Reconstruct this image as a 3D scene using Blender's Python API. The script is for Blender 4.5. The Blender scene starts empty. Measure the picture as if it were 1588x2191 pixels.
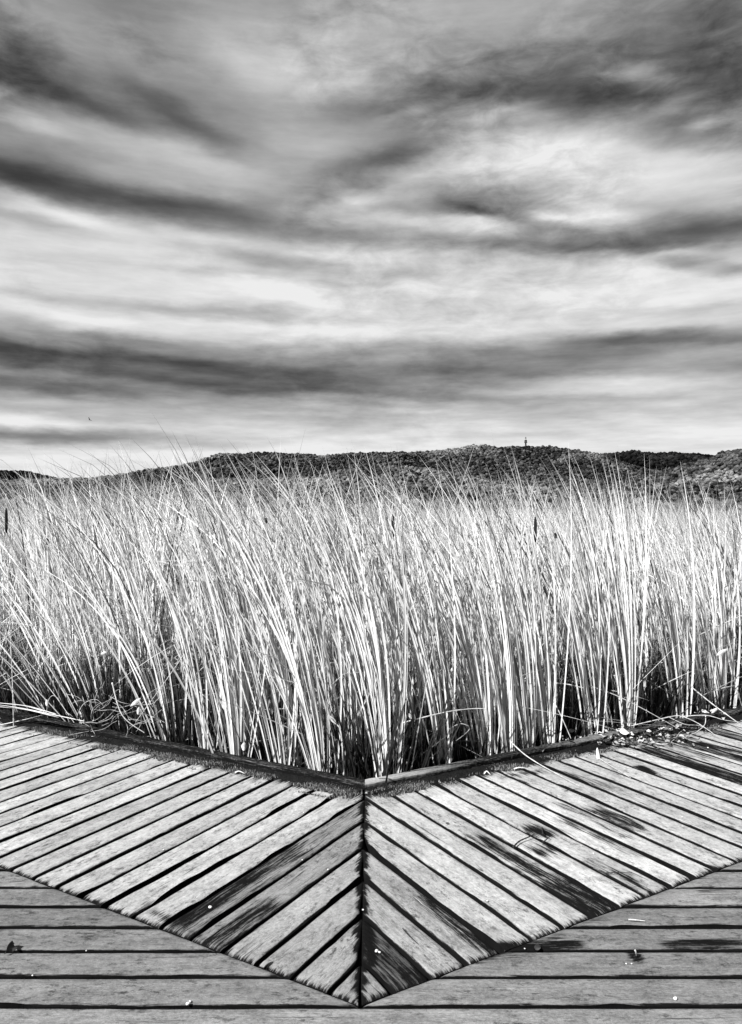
import bpy, math, random
import numpy as np
from mathutils import Vector
rnd = random.Random(7)
rng = np.random.default_rng(11)
scene = bpy.context.scene
R = math.radians

# ------------------------------------------------------------------ camera
EYE = 1.5          # eye height above the deck boards
FOC = 1650.0       # focal length in photograph pixels (2191 high)
cam = bpy.data.cameras.new("camera"); camo = bpy.data.objects.new("camera", cam)
scene.collection.objects.link(camo)
camo.location = (0, 0, EYE); camo.rotation_euler = (R(90), 0, 0)
cam.sensor_fit = 'VERTICAL'; cam.sensor_height = 36.0; cam.lens = 36.0 * FOC / 2191.0
cam.clip_start = 0.05; cam.clip_end = 30000
scene.camera = camo

def ground(px, py, z=0.0):
    """pixel of the photograph -> point on the level z"""
    d = FOC * (EYE - z) / (py - 1095.0)
    return ((px - 794.0) * d / FOC, d, z)
def at(px, py, d):
    return ((px - 794.0) * d / FOC, d, EYE + (1095.0 - py) * d / FOC)

# ------------------------------------------------------------------ light
SUN_EL, SUN_AZ = 42.0, -131.0     # azimuth measured from +Y towards +X (sun on the left)
sd = Vector((math.cos(R(SUN_EL)) * math.sin(R(SUN_AZ)), math.cos(R(SUN_EL)) * math.cos(R(SUN_AZ)), math.sin(R(SUN_EL))))
sl = bpy.data.lights.new("sun", 'SUN'); sl.energy = 5.0; sl.angle = R(0.5); sl.color = (1.0, 0.997, 0.99)
so = bpy.data.objects.new("sun", sl); scene.collection.objects.link(so)
so.rotation_euler = sd.to_track_quat('Z', 'Y').to_euler()
scene.view_settings.view_transform = 'Standard'; scene.view_settings.look = 'None'
scene.view_settings.exposure = 0.7; scene.view_settings.gamma = 1.0
scene.view_settings.use_curve_mapping = False
scene.render.engine = 'CYCLES'
scene.cycles.diffuse_bounces = 1; scene.cycles.max_bounces = 4

class NT:
    def __init__(s, tree): s.t = tree; s.n = tree.nodes; s.l = tree.links
    def new(s, typ, **kw):
        n = s.n.new(typ)
        for k, v in kw.items(): setattr(n, k, v)
        return n
    def put(s, sock, v):
        if isinstance(v, bpy.types.NodeSocket): s.l.new(v, sock)
        else: sock.default_value = v
    def m(s, op, a, b=0.0, c=0.0, clamp=False):
        n = s.new('ShaderNodeMath', operation=op, use_clamp=clamp)
        s.put(n.inputs[0], a); s.put(n.inputs[1], b); s.put(n.inputs[2], c)
        return n.outputs[0]
    def vm(s, op, a, b=(0, 0, 0)):
        n = s.new('ShaderNodeVectorMath', operation=op); s.put(n.inputs[0], a); s.put(n.inputs[1], b)
        return n.outputs['Value'] if op in ('DOT_PRODUCT', 'LENGTH') else n.outputs[0]
    def xyz(s, v):
        n = s.new('ShaderNodeSeparateXYZ'); s.put(n.inputs[0], v); return n.outputs
    def com(s, x=0.0, y=0.0, z=0.0):
        n = s.new('ShaderNodeCombineXYZ'); s.put(n.inputs[0], x); s.put(n.inputs[1], y); s.put(n.inputs[2], z); return n.outputs[0]
    def noise(s, v, scale=1.0, detail=4.0, rough=0.5, dist=0.0, col=False):
        n = s.new('ShaderNodeTexNoise'); s.put(n.inputs['Vector'], v); n.inputs['Scale'].default_value = scale
        n.inputs['Detail'].default_value = detail; n.inputs['Roughness'].default_value = rough
        n.inputs['Distortion'].default_value = dist
        return n.outputs['Color'] if col else n.outputs[0]
    def mr(s, v, a, b, c=0.0, d=1.0, smooth=False):
        n = s.new('ShaderNodeMapRange'); n.interpolation_type = 'SMOOTHSTEP' if smooth else 'LINEAR'
        s.put(n.inputs[0], v); s.put(n.inputs[1], a); s.put(n.inputs[2], b); s.put(n.inputs[3], c); s.put(n.inputs[4], d)
        return n.outputs[0]
    def mix(s, f, a, b):
        return s.m('ADD', s.m('MULTIPLY', a, s.m('SUBTRACT', 1.0, f)), s.m('MULTIPLY', b, f))
    def attr(s, name):
        n = s.new('ShaderNodeAttribute'); n.attribute_name = name; return n

# ------------------------------------------------------------------ world: Nishita sky behind a deck of long-drawn clouds
w = bpy.data.worlds.new("World"); scene.world = w; w.use_nodes = True
w.node_tree.nodes.clear(); g = NT(w.node_tree)
out = g.new('ShaderNodeOutputWorld'); bg = g.new('ShaderNodeBackground'); g.l.new(bg.outputs[0], out.inputs[0])
sky = g.new('ShaderNodeTexSky'); sky.sky_type = 'NISHITA'; sky.sun_disc = False
sky.sun_elevation = R(SUN_EL); sky.sun_rotation = R(SUN_AZ)
bw = g.new('ShaderNodeRGBToBW'); g.l.new(sky.outputs[0], bw.inputs[0])
tc = g.new('ShaderNodeTexCoord'); d = g.vm('NORMALIZE', tc.outputs['Generated'])
dx, dy, dz = g.xyz(d)
az = g.m('ARCTAN2', dx, dy); el = g.m('ARCSINE', dz)
zz = g.m('ADD', g.m('MAXIMUM', dz, 0.0), 0.10)
plane = g.com(g.m('DIVIDE', dx, zz), g.m('DIVIDE', dy, zz), 0.0)       # the cloud deck seen from below
p0 = g.com(az, g.m('MULTIPLY', el, 3.0), 0.0)
w1 = g.vm('SUBTRACT', g.noise(p0, 2.6, 4, 0.5, 0, True), (.5, .5, .5))
w2 = g.vm('SUBTRACT', g.noise(p0, 11.0, 6, 0.6, 0, True), (.5, .5, .5))
ae = g.com(az, el, 0.0)
P = g.vm('ADD', g.vm('ADD', ae, g.vm('MULTIPLY', w1, (.06, .018, 0))), g.vm('MULTIPLY', w2, (.06, .022, 0)))
elw = g.xyz(P)[1]
def elof(py): return math.atan((1095 - py) / FOC)
ramp = g.new('ShaderNodeValToRGB'); ramp.color_ramp.interpolation = 'B_SPLINE'
base = [(1095, .93), (985, .93), (945, .90), (910, .79), (880, .70), (850, .60), (815, .50), (785, .50), (755, .62), (722, .86), (680, .84), (620, .83), (570, .79), (520, .72),
        (450, .66), (380, .60), (300, .62), (220, .60), (120, .62), (0, .58), (-300, .6)]
cr = ramp.color_ramp
emax = elof(-300)
while len(cr.elements) < len(base): cr.elements.new(0.5)
for e, (py, v) in zip(cr.elements, base):
    pass
vals = sorted((elof(py) / emax, v) for py, v in base)
for e, (pos, v) in zip(cr.elements, vals): e.position = max(0, min(1, pos)); e.color = (v, v, v, 1)
g.l.new(g.m('DIVIDE', elw, emax), ramp.inputs[0])
tot = g.m('ADD', g.new('ShaderNodeSeparateColor').outputs[0], 0.0)
sc = g.new('ShaderNodeSeparateColor'); g.l.new(ramp.outputs[0], sc.inputs[0]); tot = sc.outputs[0]
CLOUDS = [  # centre (where in the sky), half length, half height, slant, lighter or darker
 (300,70,190,65,25,-.13),(130,55,210,50,22,.08),(470,130,260,45,12,.07),(800,60,330,75,-5,.08),(1080,60,250,50,0,.05),(560,100,200,30,5,-.05),
 (40,150,120,50,10,-.12),(60,192,200,32,10,-.15),(270,212,250,46,14,-.17),(370,240,130,24,24,-.14),(150,205,200,20,12,-.1),(130,243,190,16,6,.06),
 (90,268,70,14,8,.10),(330,310,330,40,12,.11),(440,340,220,28,6,.08),(680,315,130,30,0,.09),(620,140,160,50,10,.10),
 (10,345,130,40,0,-.14),(60,400,340,34,2,-.27),(260,425,320,32,5,-.18),(440,440,240,24,1,-.12),(640,415,160,22,-10,-.10),(340,385,200,20,2,.03),
 (110,447,130,16,8,.20),(60,470,110,12,5,-.08),(330,480,260,34,6,.17),(760,425,60,16,-5,.12),(700,470,180,24,0,.04),
 (1180,150,260,60,8,-.18),(1240,200,170,24,6,-.10),(1330,228,140,26,12,-.17),(1540,180,110,45,4,-.17),(1585,90,90,140,0,-.12),(0,70,110,90,0,-.09),(1540,30,160,60,0,-.07),(1440,60,170,60,10,-.1),
 (1480,285,180,26,10,-.22),(920,205,180,26,-6,-.14),(970,225,140,22,-8,-.1),(820,340,110,18,-8,-.20),(860,310,130,30,-10,-.10),(790,250,120,30,-10,-.04),
 (1330,165,50,16,-10,.16),(1420,175,60,12,-5,.12),(1515,262,40,12,-5,.22),(1450,215,60,12,-10,.1),(1060,245,90,10,-12,.10),(900,240,80,10,-14,.10),
 (1390,362,270,72,10,.25),(1120,345,240,34,-8,.17),(990,350,130,30,-10,.10),(1250,470,130,30,12,.18),(1000,300,130,20,-14,.06),
 (1030,425,110,26,8,-.20),(1100,465,120,13,16,-.24),(960,445,170,12,2,-.12),(1220,455,60,14,20,-.1),(1340,440,120,12,3,-.06),
 (1430,498,330,30,1,-.32),(1330,528,170,12,4,-.12),(1590,470,170,60,0,-.16),(1475,557,62,12,6,-.26),(1570,577,50,11,4,-.26),(1460,535,60,8,0,.1),
 (1000,470,220,16,4,.16),(900,500,180,16,3,-.02),(1060,520,120,14,8,-.08),(720,508,230,24,3,-.14),(790,545,120,14,3,.08),
 (520,545,200,14,8,-.09),(580,570,170,22,6,-.09),(470,586,100,8,2,-.10),(560,612,110,26,10,.10),(640,640,90,16,8,.06),(60,520,130,30,0,.04),(250,530,200,20,4,.06),
 (1290,610,330,42,0,.06),(1500,660,170,12,2,-.10),(840,590,130,14,2,-.04),(900,650,130,14,0,-.04),(270,610,340,30,2,.04),
 (30,625,90,12,2,-.08),(380,663,240,11,2,-.15),(560,672,160,10,2,-.08),(60,700,120,26,8,-.14),(20,745,160,30,6,-.22),(200,690,140,18,4,.06),
 (130,742,150,14,8,.10),(350,738,150,12,4,-.08),(240,722,130,12,4,-.06),(800,715,440,22,0,.04),(600,700,200,14,2,.04),
 (330,808,520,40,3,-.06),(520,790,300,16,5,-.05),(100,800,260,8,2,.05),(0,826,190,14,2,-.12),(200,840,230,14,3,-.12),(360,780,260,18,4,-.06),(430,825,160,12,5,-.10),(560,830,260,16,1,-.12),(250,765,200,12,2,-.10),
 (390,855,70,8,0,.10),(620,790,300,30,2,-.04),(1040,790,220,10,2,-.05),(1100,745,360,16,2,-.10),(1330,722,130,14,3,-.32),(1450,735,120,8,2,-.1),
 (1180,760,160,18,2,-.04),(1280,820,180,20,0,.30),(1130,840,180,10,2,.10),(1500,770,220,22,-2,.16),(1540,800,160,26,-3,-.02),(1480,835,150,26,0,.16),(1390,850,120,9,-3,-.07),
 (1200,870,240,12,0,.06),(870,880,120,9,2,.10),(1300,895,200,12,1,.04),(850,850,240,12,2,-.04),(800,855,170,8,3,.08),(1540,900,140,20,0,.04),
 (50,895,95,17,3,.16),(110,932,270,17,1,-.40),(300,880,130,8,1,-.02),(380,900,180,14,0,-.04),(40,873,120,8,2,-.06),(1080,915,200,10,0,.04)]
for (cx, cy, rx, ry, rot, amp) in CLOUDS:
    mp = g.new('ShaderNodeMapping'); mp.vector_type = 'TEXTURE'; g.l.new(P, mp.inputs['Vector'])
    a = math.atan((cx - 794) / FOC); e = math.atan((1095 - cy) / math.hypot(FOC, cx - 794))
    mp.inputs['Location'].default_value = (a, e, 0); mp.inputs['Rotation'].default_value = (0, 0, -R(rot))
    mp.inputs['Scale'].default_value = (rx * 1.75 / FOC, ry * 1.75 / FOC, 1)
    gt = g.new('ShaderNodeTexGradient'); gt.gradient_type = 'SPHERICAL'; g.l.new(mp.outputs[0], gt.inputs[0])
    s = g.mr(gt.outputs[1], 0.0, 1.0, 0.0, amp * (.92 if amp < 0 else 1.0), True)
    tot = g.m('ADD', tot, s)
n1 = g.noise(plane, 1.3, 9, 0.55, 0.6)
n2 = g.noise(g.com(g.m('MULTIPLY', az, 1.0), g.m('MULTIPLY', el, 2.4), 0.0), 17.0, 8, 0.62, 0.35)
n3 = g.noise(g.com(g.m('MULTIPLY', az, 1.0), g.m('MULTIPLY', el, 7.0), 0.0), 7.0, 7, 0.6, 0.2)
patch = g.mr(g.noise(g.com(az, g.m('MULTIPLY', el, 2.0), 3.0), 3.2, 3, 0.5), 0.42, 0.62, 0.15, 1.0, True)
low = g.mr(el, 0.06, 0.35, 1.0, 0.35)
tot = g.m('ADD', tot, g.m('MULTIPLY', g.m('SUBTRACT', n1, .5), 0.20))
tot = g.m('ADD', tot, g.m('MULTIPLY', g.m('MULTIPLY', g.m('SUBTRACT', n2, .5), patch), g.mr(el, 0.1, 0.4, 0.26, 0.55)))
tot = g.m('ADD', tot, g.m('MULTIPLY', g.m('MULTIPLY', g.m('SUBTRACT', n3, .5), low), 0.36))
n4 = g.noise(g.com(g.m('MULTIPLY', az, 1.3), g.m('MULTIPLY', el, 8.0), 5.0), 15.0, 6, 0.62, 0.25)
tot = g.m('ADD', tot, g.m('MULTIPLY', g.m('SUBTRACT', n4, .5), g.mr(el, .02, .4, .16, .06)))
# unseen sky behind the camera dulled to cut fill light on the reeds; below the horizon the dome stays dull
tot = g.mix(g.mr(dy, -0.3, 0.3, 1.0, 0.0, True), tot, 0.40)
tot = g.m('MINIMUM', g.m('MAXIMUM', tot, 0.20), 0.93)
lin = g.m('POWER', tot, 2.2)
res = g.m('ADD', g.m('MULTIPLY', lin, 0.61), g.m('MULTIPLY', g.m('MULTIPLY', bw.outputs[0], 0.08), 0.015))
res = g.mix(g.mr(dz, -0.02, 0.0, 1.0, 0.0), res, 0.06)
g.l.new(res, bg.inputs[0]); bg.inputs[1].default_value = 1.0

# ------------------------------------------------------------------ helpers
def tag(o, label=None, cat=None, group=None, kind=None):
    for k, v in (('label', label), ('category', cat), ('group', group), ('kind', kind)):
        if v: o[k] = v
    return o
def empty(name, loc=(0, 0, 0), rz=0.0):
    o = bpy.data.objects.new(name, None); scene.collection.objects.link(o); o.location = loc; o.rotation_euler.z = rz
    o.empty_display_size = 0.05
    return o
def mesh(name, V, F, mat, parent=None, smooth=False, attrs=None, loc=None):
    """V (n,3) array; F (m,4) or (m,3) array or a list of such arrays"""
    me = bpy.data.meshes.new(name)
    V = np.asarray(V, dtype=np.float32)
    if loc is not None: V = V - np.asarray(loc, dtype=np.float32)
    Fs = F if isinstance(F, list) else [F]
    Fs = [np.asarray(f, dtype=np.int32) for f in Fs if len(f)]
    idx = np.concatenate([f.ravel() for f in Fs]); tots = np.concatenate([np.full(len(f), f.shape[1], np.int32) for f in Fs])
    starts = np.concatenate([[0], np.cumsum(tots)[:-1]]).astype(np.int32)
    me.vertices.add(len(V)); me.vertices.foreach_set('co', V.ravel())
    me.loops.add(len(idx)); me.loops.foreach_set('vertex_index', idx)
    me.polygons.add(len(tots)); me.polygons.foreach_set('loop_start', starts); me.polygons.foreach_set('loop_total', tots)
    me.polygons.foreach_set('use_smooth', np.full(len(tots), smooth))
    me.update(calc_edges=True); me.validate()
    for k, a in (attrs or {}).items():
        a = np.asarray(a, dtype=np.float32)
        if a.ndim == 1:
            at_ = me.attributes.new(k, 'FLOAT', 'POINT'); at_.data.foreach_set('value', a)
        else:
            at_ = me.attributes.new(k, 'FLOAT_VECTOR', 'POINT'); at_.data.foreach_set('vector', a.ravel())
    if mat: me.materials.append(mat)
    o = bpy.data.objects.new(name, me); scene.collection.objects.link(o)
    if loc is not None: o.location = loc
    if parent: o.parent = parent
    return o
class Acc:
    def __init__(s): s.V = []; s.F = {3: [], 4: []}; s.A = {}; s.n = 0
    def add(s, V, F, **attrs):
        V = np.asarray(V, np.float32); s.V.append(V)
        for f in (F if isinstance(F, list) else [F]):
            f = np.asarray(f)
            if len(f): s.F[f.shape[1]].append(f + s.n)
        for k, a in attrs.items():
            a = np.asarray(a, np.float32)
            if a.ndim == 0: a = np.full(len(V), float(a), np.float32)
            s.A.setdefault(k, []).append(a)
        s.n += len(V)
    def build(s, name, mat, parent=None, smooth=False, loc=None):
        return mesh(name, np.concatenate(s.V), [np.concatenate(f) for f in s.F.values() if f], mat, parent, smooth,
                    {k: np.concatenate(a) for k, a in s.A.items()}, loc)
def hash2(ix, iy, seed):
    h = (ix.astype(np.int64) * 374761393 + iy.astype(np.int64) * 668265263 + seed * 1442695041) & 0xffffffff
    h = ((h ^ (h >> 13)) * 1274126177) & 0xffffffff
    return ((h ^ (h >> 16)) & 0xffff) / 65535.0
def vnoise(x, y, seed=0):
    x = np.asarray(x, float); y = np.asarray(y, float) + np.zeros_like(x)
    ix = np.floor(x); iy = np.floor(y); fx = x - ix; fy = y - iy
    fx = fx * fx * (3 - 2 * fx); fy = fy * fy * (3 - 2 * fy)
    a = hash2(ix, iy, seed); b = hash2(ix + 1, iy, seed); c = hash2(ix, iy + 1, seed); dd = hash2(ix + 1, iy + 1, seed)
    return (a * (1 - fx) + b * fx) * (1 - fy) + (c * (1 - fx) + dd * fx) * fy
def fbm(x, y, seed=0, oct=4):
    r = 0; a = .5; t = 0
    for i in range(oct):
        r = r + a * vnoise(x * 2 ** i, y * 2 ** i, seed + i * 17); t += a; a *= .5
    return r / t
def grid_faces(nu, nv, flip=False):
    i, j = np.meshgrid(np.arange(nu - 1), np.arange(nv - 1), indexing='ij'); a = (i * nv + j).ravel()
    f = np.stack([a, a + nv, a + nv + 1, a + 1], 1)
    return f[:, ::-1] if flip else f
def tube(pts, rad, ns=6):
    pts = np.asarray(pts, float); n = len(pts); rad = np.broadcast_to(np.asarray(rad, float), (n,))
    T = np.gradient(pts, axis=0); T /= np.linalg.norm(T, axis=1)[:, None] + 1e-9
    up = np.array([0.13, 0.31, 0.94]); U = np.cross(T, up); U /= np.linalg.norm(U, axis=1)[:, None] + 1e-9; W = np.cross(T, U)
    an = np.arange(ns) / ns * 2 * np.pi
    V = pts[:, None] + rad[:, None, None] * (np.cos(an)[None, :, None] * U[:, None] + np.sin(an)[None, :, None] * W[:, None])
    V = V.reshape(-1, 3); F = []
    for i in range(n - 1):
        for j in range(ns): F.append((i * ns + j, i * ns + (j + 1) % ns, (i + 1) * ns + (j + 1) % ns, (i + 1) * ns + j))
    V = np.concatenate([V, pts[:1], pts[-1:]]); c0 = n * ns
    T3 = [(c0, (j + 1) % ns, j) for j in range(ns)] + [(c0 + 1, (n - 1) * ns + j, (n - 1) * ns + (j + 1) % ns) for j in range(ns)]
    return V, [np.array(F), np.array(T3)]
def smooth_path(pts, n=24):
    pts = np.asarray(pts, float); t = np.linspace(0, len(pts) - 1, n); k = np.clip(t.astype(int), 0, len(pts) - 2); f = (t - k)[:, None]
    P0 = pts[np.maximum(k - 1, 0)]; P1 = pts[k]; P2 = pts[k + 1]; P3 = pts[np.minimum(k + 2, len(pts) - 1)]
    return .5 * (2 * P1 + (P2 - P0) * f + (2 * P0 - 5 * P1 + 4 * P2 - P3) * f ** 2 + (3 * P1 - P0 - 3 * P2 + P3) * f ** 3)
def ico(sub=1):
    import bmesh
    bm = bmesh.new(); bmesh.ops.create_icosphere(bm, subdivisions=sub, radius=1.0)
    V = np.array([v.co[:] for v in bm.verts]); F = np.array([[v.index for v in f.verts] for f in bm.faces]); bm.free()
    return V, F

def mat(name, rough=0.8):
    m = bpy.data.materials.new(name); m.use_nodes = True; n = NT(m.node_tree)
    b = m.node_tree.nodes['Principled BSDF']; b.inputs['Roughness'].default_value = rough
    b.inputs['Specular IOR Level'].default_value = 0.02
    return m, n, b
def grey(n, b, v):
    n.l.new(n.com(v, v, v) if isinstance(v, bpy.types.NodeSocket) else v, b.inputs['Base Color'])
def bump(n, b, h, dist=0.002, strength=1.0):
    bp = n.new('ShaderNodeBump'); bp.inputs['Distance'].default_value = dist; bp.inputs['Strength'].default_value = strength
    n.l.new(h, bp.inputs['Height']); n.l.new(bp.outputs[0], b.inputs['Normal'])

# ---- materials
def board_material():
    m, n, b = mat("weathered_boards", 0.75)
    gr = n.xyz(n.attr('grain').outputs['Vector']); st = n.attr('stain').outputs['Fac']; tone = n.attr('tone').outputs['Fac']
    u, v, k = gr
    wob = n.m('MULTIPLY', n.m('SUBTRACT', n.noise(n.com(n.m('MULTIPLY', u, 3.0), n.m('MULTIPLY', v, 9.0), k), 1.0, 3), .5), 0.035)
    v2 = n.m('ADD', v, wob)
    G = n.com(n.m('MULTIPLY', u, 7.0), n.m('MULTIPLY', v2, 130.0), k)
    fibre = n.noise(G, 1.0, 5, 0.65)
    G2 = n.com(n.m('MULTIPLY', u, 2.4), n.m('MULTIPLY', v2, 34.0), k)
    fib2 = n.noise(G2, 1.0, 4, 0.6)
    M = n.com(n.m('MULTIPLY', u, 1.0), n.m('MULTIPLY', v, 2.2), k)
    blot = n.noise(M, 7.0, 6, 0.65)
    speck = n.noise(n.com(u, n.m('MULTIPLY', v, 1.4), k), 55.0, 6, 0.8)
    fine = n.noise(n.com(n.m('MULTIPLY', u, 110.0), n.m('MULTIPLY', v, 300.0), k), 1.0, 3, 0.7)
    pit = n.m('MULTIPLY', n.mr(n.noise(n.com(n.m('MULTIPLY', u, .8), n.m('MULTIPLY', v, 1.6), k), 27.0, 8, .8), .50, .62, 0, 1, True), n.mr(n.noise(M, 5.0, 4, .6), .38, .60, .15, .85))
    crack = n.mr(n.noise(n.com(n.m('MULTIPLY', u, 2.2), n.m('MULTIPLY', v2, 60.0), n.m('ADD', k, 9.0)), 1.0, 6, 0.7), .60, .70, 0, .75, True)
    t = n.m('ADD', n.m('MULTIPLY', n.m('SUBTRACT', blot, .5), 1.7), n.m('MULTIPLY', n.m('SUBTRACT', speck, .5), 2.2))
    t = n.m('ADD', t, n.m('MULTIPLY', n.m('SUBTRACT', fibre, .5), .45))
    t = n.m('ADD', t, n.m('MULTIPLY', n.m('SUBTRACT', fine, .5), .8))
    light = n.m('MULTIPLY', n.m('MULTIPLY', tone, n.m('ADD', 1.12, t)), n.m('MULTIPLY', n.m('SUBTRACT', 1.0, n.m('MULTIPLY', pit, .85)), n.m('SUBTRACT', 1.0, crack)))
    light = n.m('MINIMUM', n.m('MAXIMUM', light, 0.025), 0.66)
    s = n.m('ADD', st, n.m('MULTIPLY', n.m('SUBTRACT', fibre, .5), 1.8))
    s = n.m('ADD', s, n.m('MULTIPLY', n.m('SUBTRACT', fib2, .5), 1.1))
    s = n.m('ADD', s, n.m('MULTIPLY', n.m('SUBTRACT', speck, .5), .8))
    dark = n.mr(s, 0.38, .90, 0.0, 0.995, True)
    grey(n, b, n.mix(dark, light, n.m('ADD', 0.001, n.m('MULTIPLY', fibre, 0.011))))
    b.inputs['Roughness'].default_value = .85
    bump(n, b, n.m('ADD', n.m('ADD', fibre, n.m('MULTIPLY', fib2, .8)), n.m('MULTIPLY', speck, 1.4)), 0.0042, 0.9)
    return m
M_BOARD = board_material()
def kerb_material():
    m, n, b = mat("wet_kerb_wood", 0.6)
    gr = n.xyz(n.attr('grain').outputs['Vector']); st = n.attr('stain').outputs['Fac']
    fibre = n.noise(n.com(n.m('MULTIPLY', gr[0], 7.0), n.m('MULTIPLY', gr[1], 220.0), gr[2]), 1.0, 5, 0.65)
    sp = n.noise(n.com(gr[0], gr[1], gr[2]), 60.0, 5, 0.7)
    v = n.mr(n.m('ADD', st, n.m('ADD', n.m('MULTIPLY', n.m('SUBTRACT', fibre, .5), 1.3), n.m('MULTIPLY', n.m('SUBTRACT', sp, .5), .8))), .1, 1.0, .008, .50)
    grey(n, b, v); bump(n, b, n.m('ADD', fibre, sp), 0.003, 0.9)
    return m
M_KERB = kerb_material()
def reed_material(name, hi, lo, tip, trans=0.25):
    m = bpy.data.materials.new(name); m.use_nodes = True; n = NT(m.node_tree); m.node_tree.nodes.clear()
    o = n.new('ShaderNodeOutputMaterial')
    sh = n.attr('shade').outputs['Fac']; t = n.attr('along').outputs['Fac']
    geo = n.new('ShaderNodeNewGeometry')
    mot = n.noise(geo.outputs['Position'], 16.0, 4, 0.6)
    v = n.mr(sh, 0.0, 1.0, lo, hi)
    v = n.m('MINIMUM', n.m('MULTIPLY', v, n.mr(mot, .3, .75, .85, 1.08)), .94)
    # dried brown tips on the darker leaves
    tipf = n.m('MULTIPLY', n.mr(t, 0.62, 0.98, 0, 1, True), n.mr(sh, 0.15, 0.95, 1.0, 0.12))
    v = n.mix(tipf, v, tip)
    c = n.com(v, v, v)
    df = n.new('ShaderNodeBsdfDiffuse'); tr = n.new('ShaderNodeBsdfTranslucent'); gl = n.new('ShaderNodeBsdfGlossy'); gl.inputs['Roughness'].default_value = .45
    n.l.new(c, df.inputs[0]); n.l.new(c, tr.inputs[0])
    mx = n.new('ShaderNodeMixShader'); mx.inputs[0].default_value = trans; n.l.new(df.outputs[0], mx.inputs[1]); n.l.new(tr.outputs[0], mx.inputs[2])
    m2 = n.new('ShaderNodeMixShader'); m2.inputs[0].default_value = 0.05; n.l.new(mx.outputs[0], m2.inputs[1]); n.l.new(gl.outputs[0], m2.inputs[2])
    n.l.new(m2.outputs[0], o.inputs[0])
    return m
M_REED = reed_material("pale_reed_leaf", 0.90, 0.02, 0.05, .15)
M_FRONT = reed_material("bleached_reed_leaf", 0.93, 0.15, 0.35, .15)
def simple(name, lo, hi, scale, rough=.85, bmp=0.003, attr=None):
    m, n, b = mat(name, rough)
    geo = n.new('ShaderNodeTexCoord')
    x = n.noise(geo.outputs['Object'], scale, 6, .65)
    v = n.mr(x, .3, .7, lo, hi)
    if attr: v = n.m('MULTIPLY', v, n.attr(attr).outputs['Fac'])
    grey(n, b, v); bump(n, b, x, bmp, .8)
    return m
M_MUD = simple("black_marsh_mud", .006, .018, 6.0, .5, .02)
M_DIRT = simple("black_soil", .003, .02, 120.0, .9, .004)
M_MOSS = simple("grey_moss", .6, 1.2, 200.0, .9, .001, 'shade')
M_DARK = simple("dark_stained_timber", .02, .06, 20.0)
M_STONE = simple("white_pebble", .6, .82, 60.0)
M_TWIG = simple("dark_twig_bark", .015, .06, 80.0)
M_STEM = simple("pale_dry_stem", .35, .7, 60.0)
M_LEAF = simple("dry_curled_leaf", .35, .85, 40.0, attr='shade')
M_SPIKE = simple("brown_seed_head", .015, .04, 300.0, .95, .002)
M_BIRD = simple("black_feathers", .012, .03, 20.0)
M_TOWER = simple("dark_tower_concrete", .03, .08, .5)
M_STEEL = simple("pale_steel", .3, .45, .5)
def tree_material():
    m, n, b = mat("woodland_foliage", .9)
    geo = n.new('ShaderNodeTexCoord'); x = n.noise(geo.outputs['Object'], .55, 4, .7)
    y = n.noise(geo.outputs['Object'], 1.6, 3, .7)
    v = n.m('MULTIPLY', n.attr('shade').outputs['Fac'], n.mr(n.m('ADD', n.m('MULTIPLY', x, .5), n.m('MULTIPLY', y, .5)), .32, .66, .35, 1.6))
    grey(n, b, v); bump(n, b, n.m('ADD', x, y), 2.2, 1.0)
    return m
M_TREE = tree_material()
m, n, b = mat("hillside_soil", .95); grey(n, b, n.mr(n.noise(n.new('ShaderNodeTexCoord').outputs['Object'], .02, 5), .3, .7, .012, .04)); M_HILL = m

# ------------------------------------------------------------------ ground and hills
S = 9000.0
gx = np.concatenate([-np.geomspace(S, 8, 24), np.linspace(-6, 6, 9), np.geomspace(8, S, 24)])
X, Y = np.meshgrid(gx, gx, indexing='ij')
Z = -0.42 + 0.03 * (fbm(X * .8, Y * .8, 3) - .5)
tag(mesh("marsh_ground", np.stack([X, Y, Z], -1).reshape(-1, 3), grid_faces(len(gx), len(gx)), M_MUD, smooth=True), kind='structure')

# ridge lines: (photograph x, y) of each crest, its distance, its half-width
RIDGES = [
 ([(-900,1000),(-500,992),(-250,1000),(0,1010),(60,1012),(110,1021),(150,1030),(260,1060),(500,1095),(3000,1095)], 2600, 700),
 ([(-900,1040),(-200,1030),(100,1024),(200,1021),(250,1016),(322,1004),(383,996),(428,985),(466,971),(499,970),(524,976),(580,974),(630,972),(690,977),(745,972),
   (800,971),(869,970),(929,966),(974,965),(1010,956),(1040,955),(1066,960),(1090,959),(1141,958),(1191,958),(1241,966),(1292,977),(1330,990),(1400,1008),(1480,1016),(1600,1030),(1900,1050),(2600,1060)], 1500, 520),
 ([(-900,1095),(1000,1040),(1200,990),(1292,974),(1330,972),(1357,968),(1392,973),(1443,971),(1518,976),(1560,985),(1700,1000),(2500,1010)], 2300, 500),
 ([(-900,1095),(1100,1060),(1300,1035),(1380,1022),(1430,1006),(1470,994),(1518,984),(1550,968),(1588,962),(1700,952),(1900,950),(2500,980)], 1250, 430),
 ([(-900,1052),(0,1050),(300,1040),(500,1026),(640,1022),(760,1003),(830,996),(900,1002),(960,1012),(1100,1032),(1300,1042),(1420,1044),(1500,1036),(1588,1030),(1800,1020),(2600,1030)], 850, 260),
]
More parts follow.
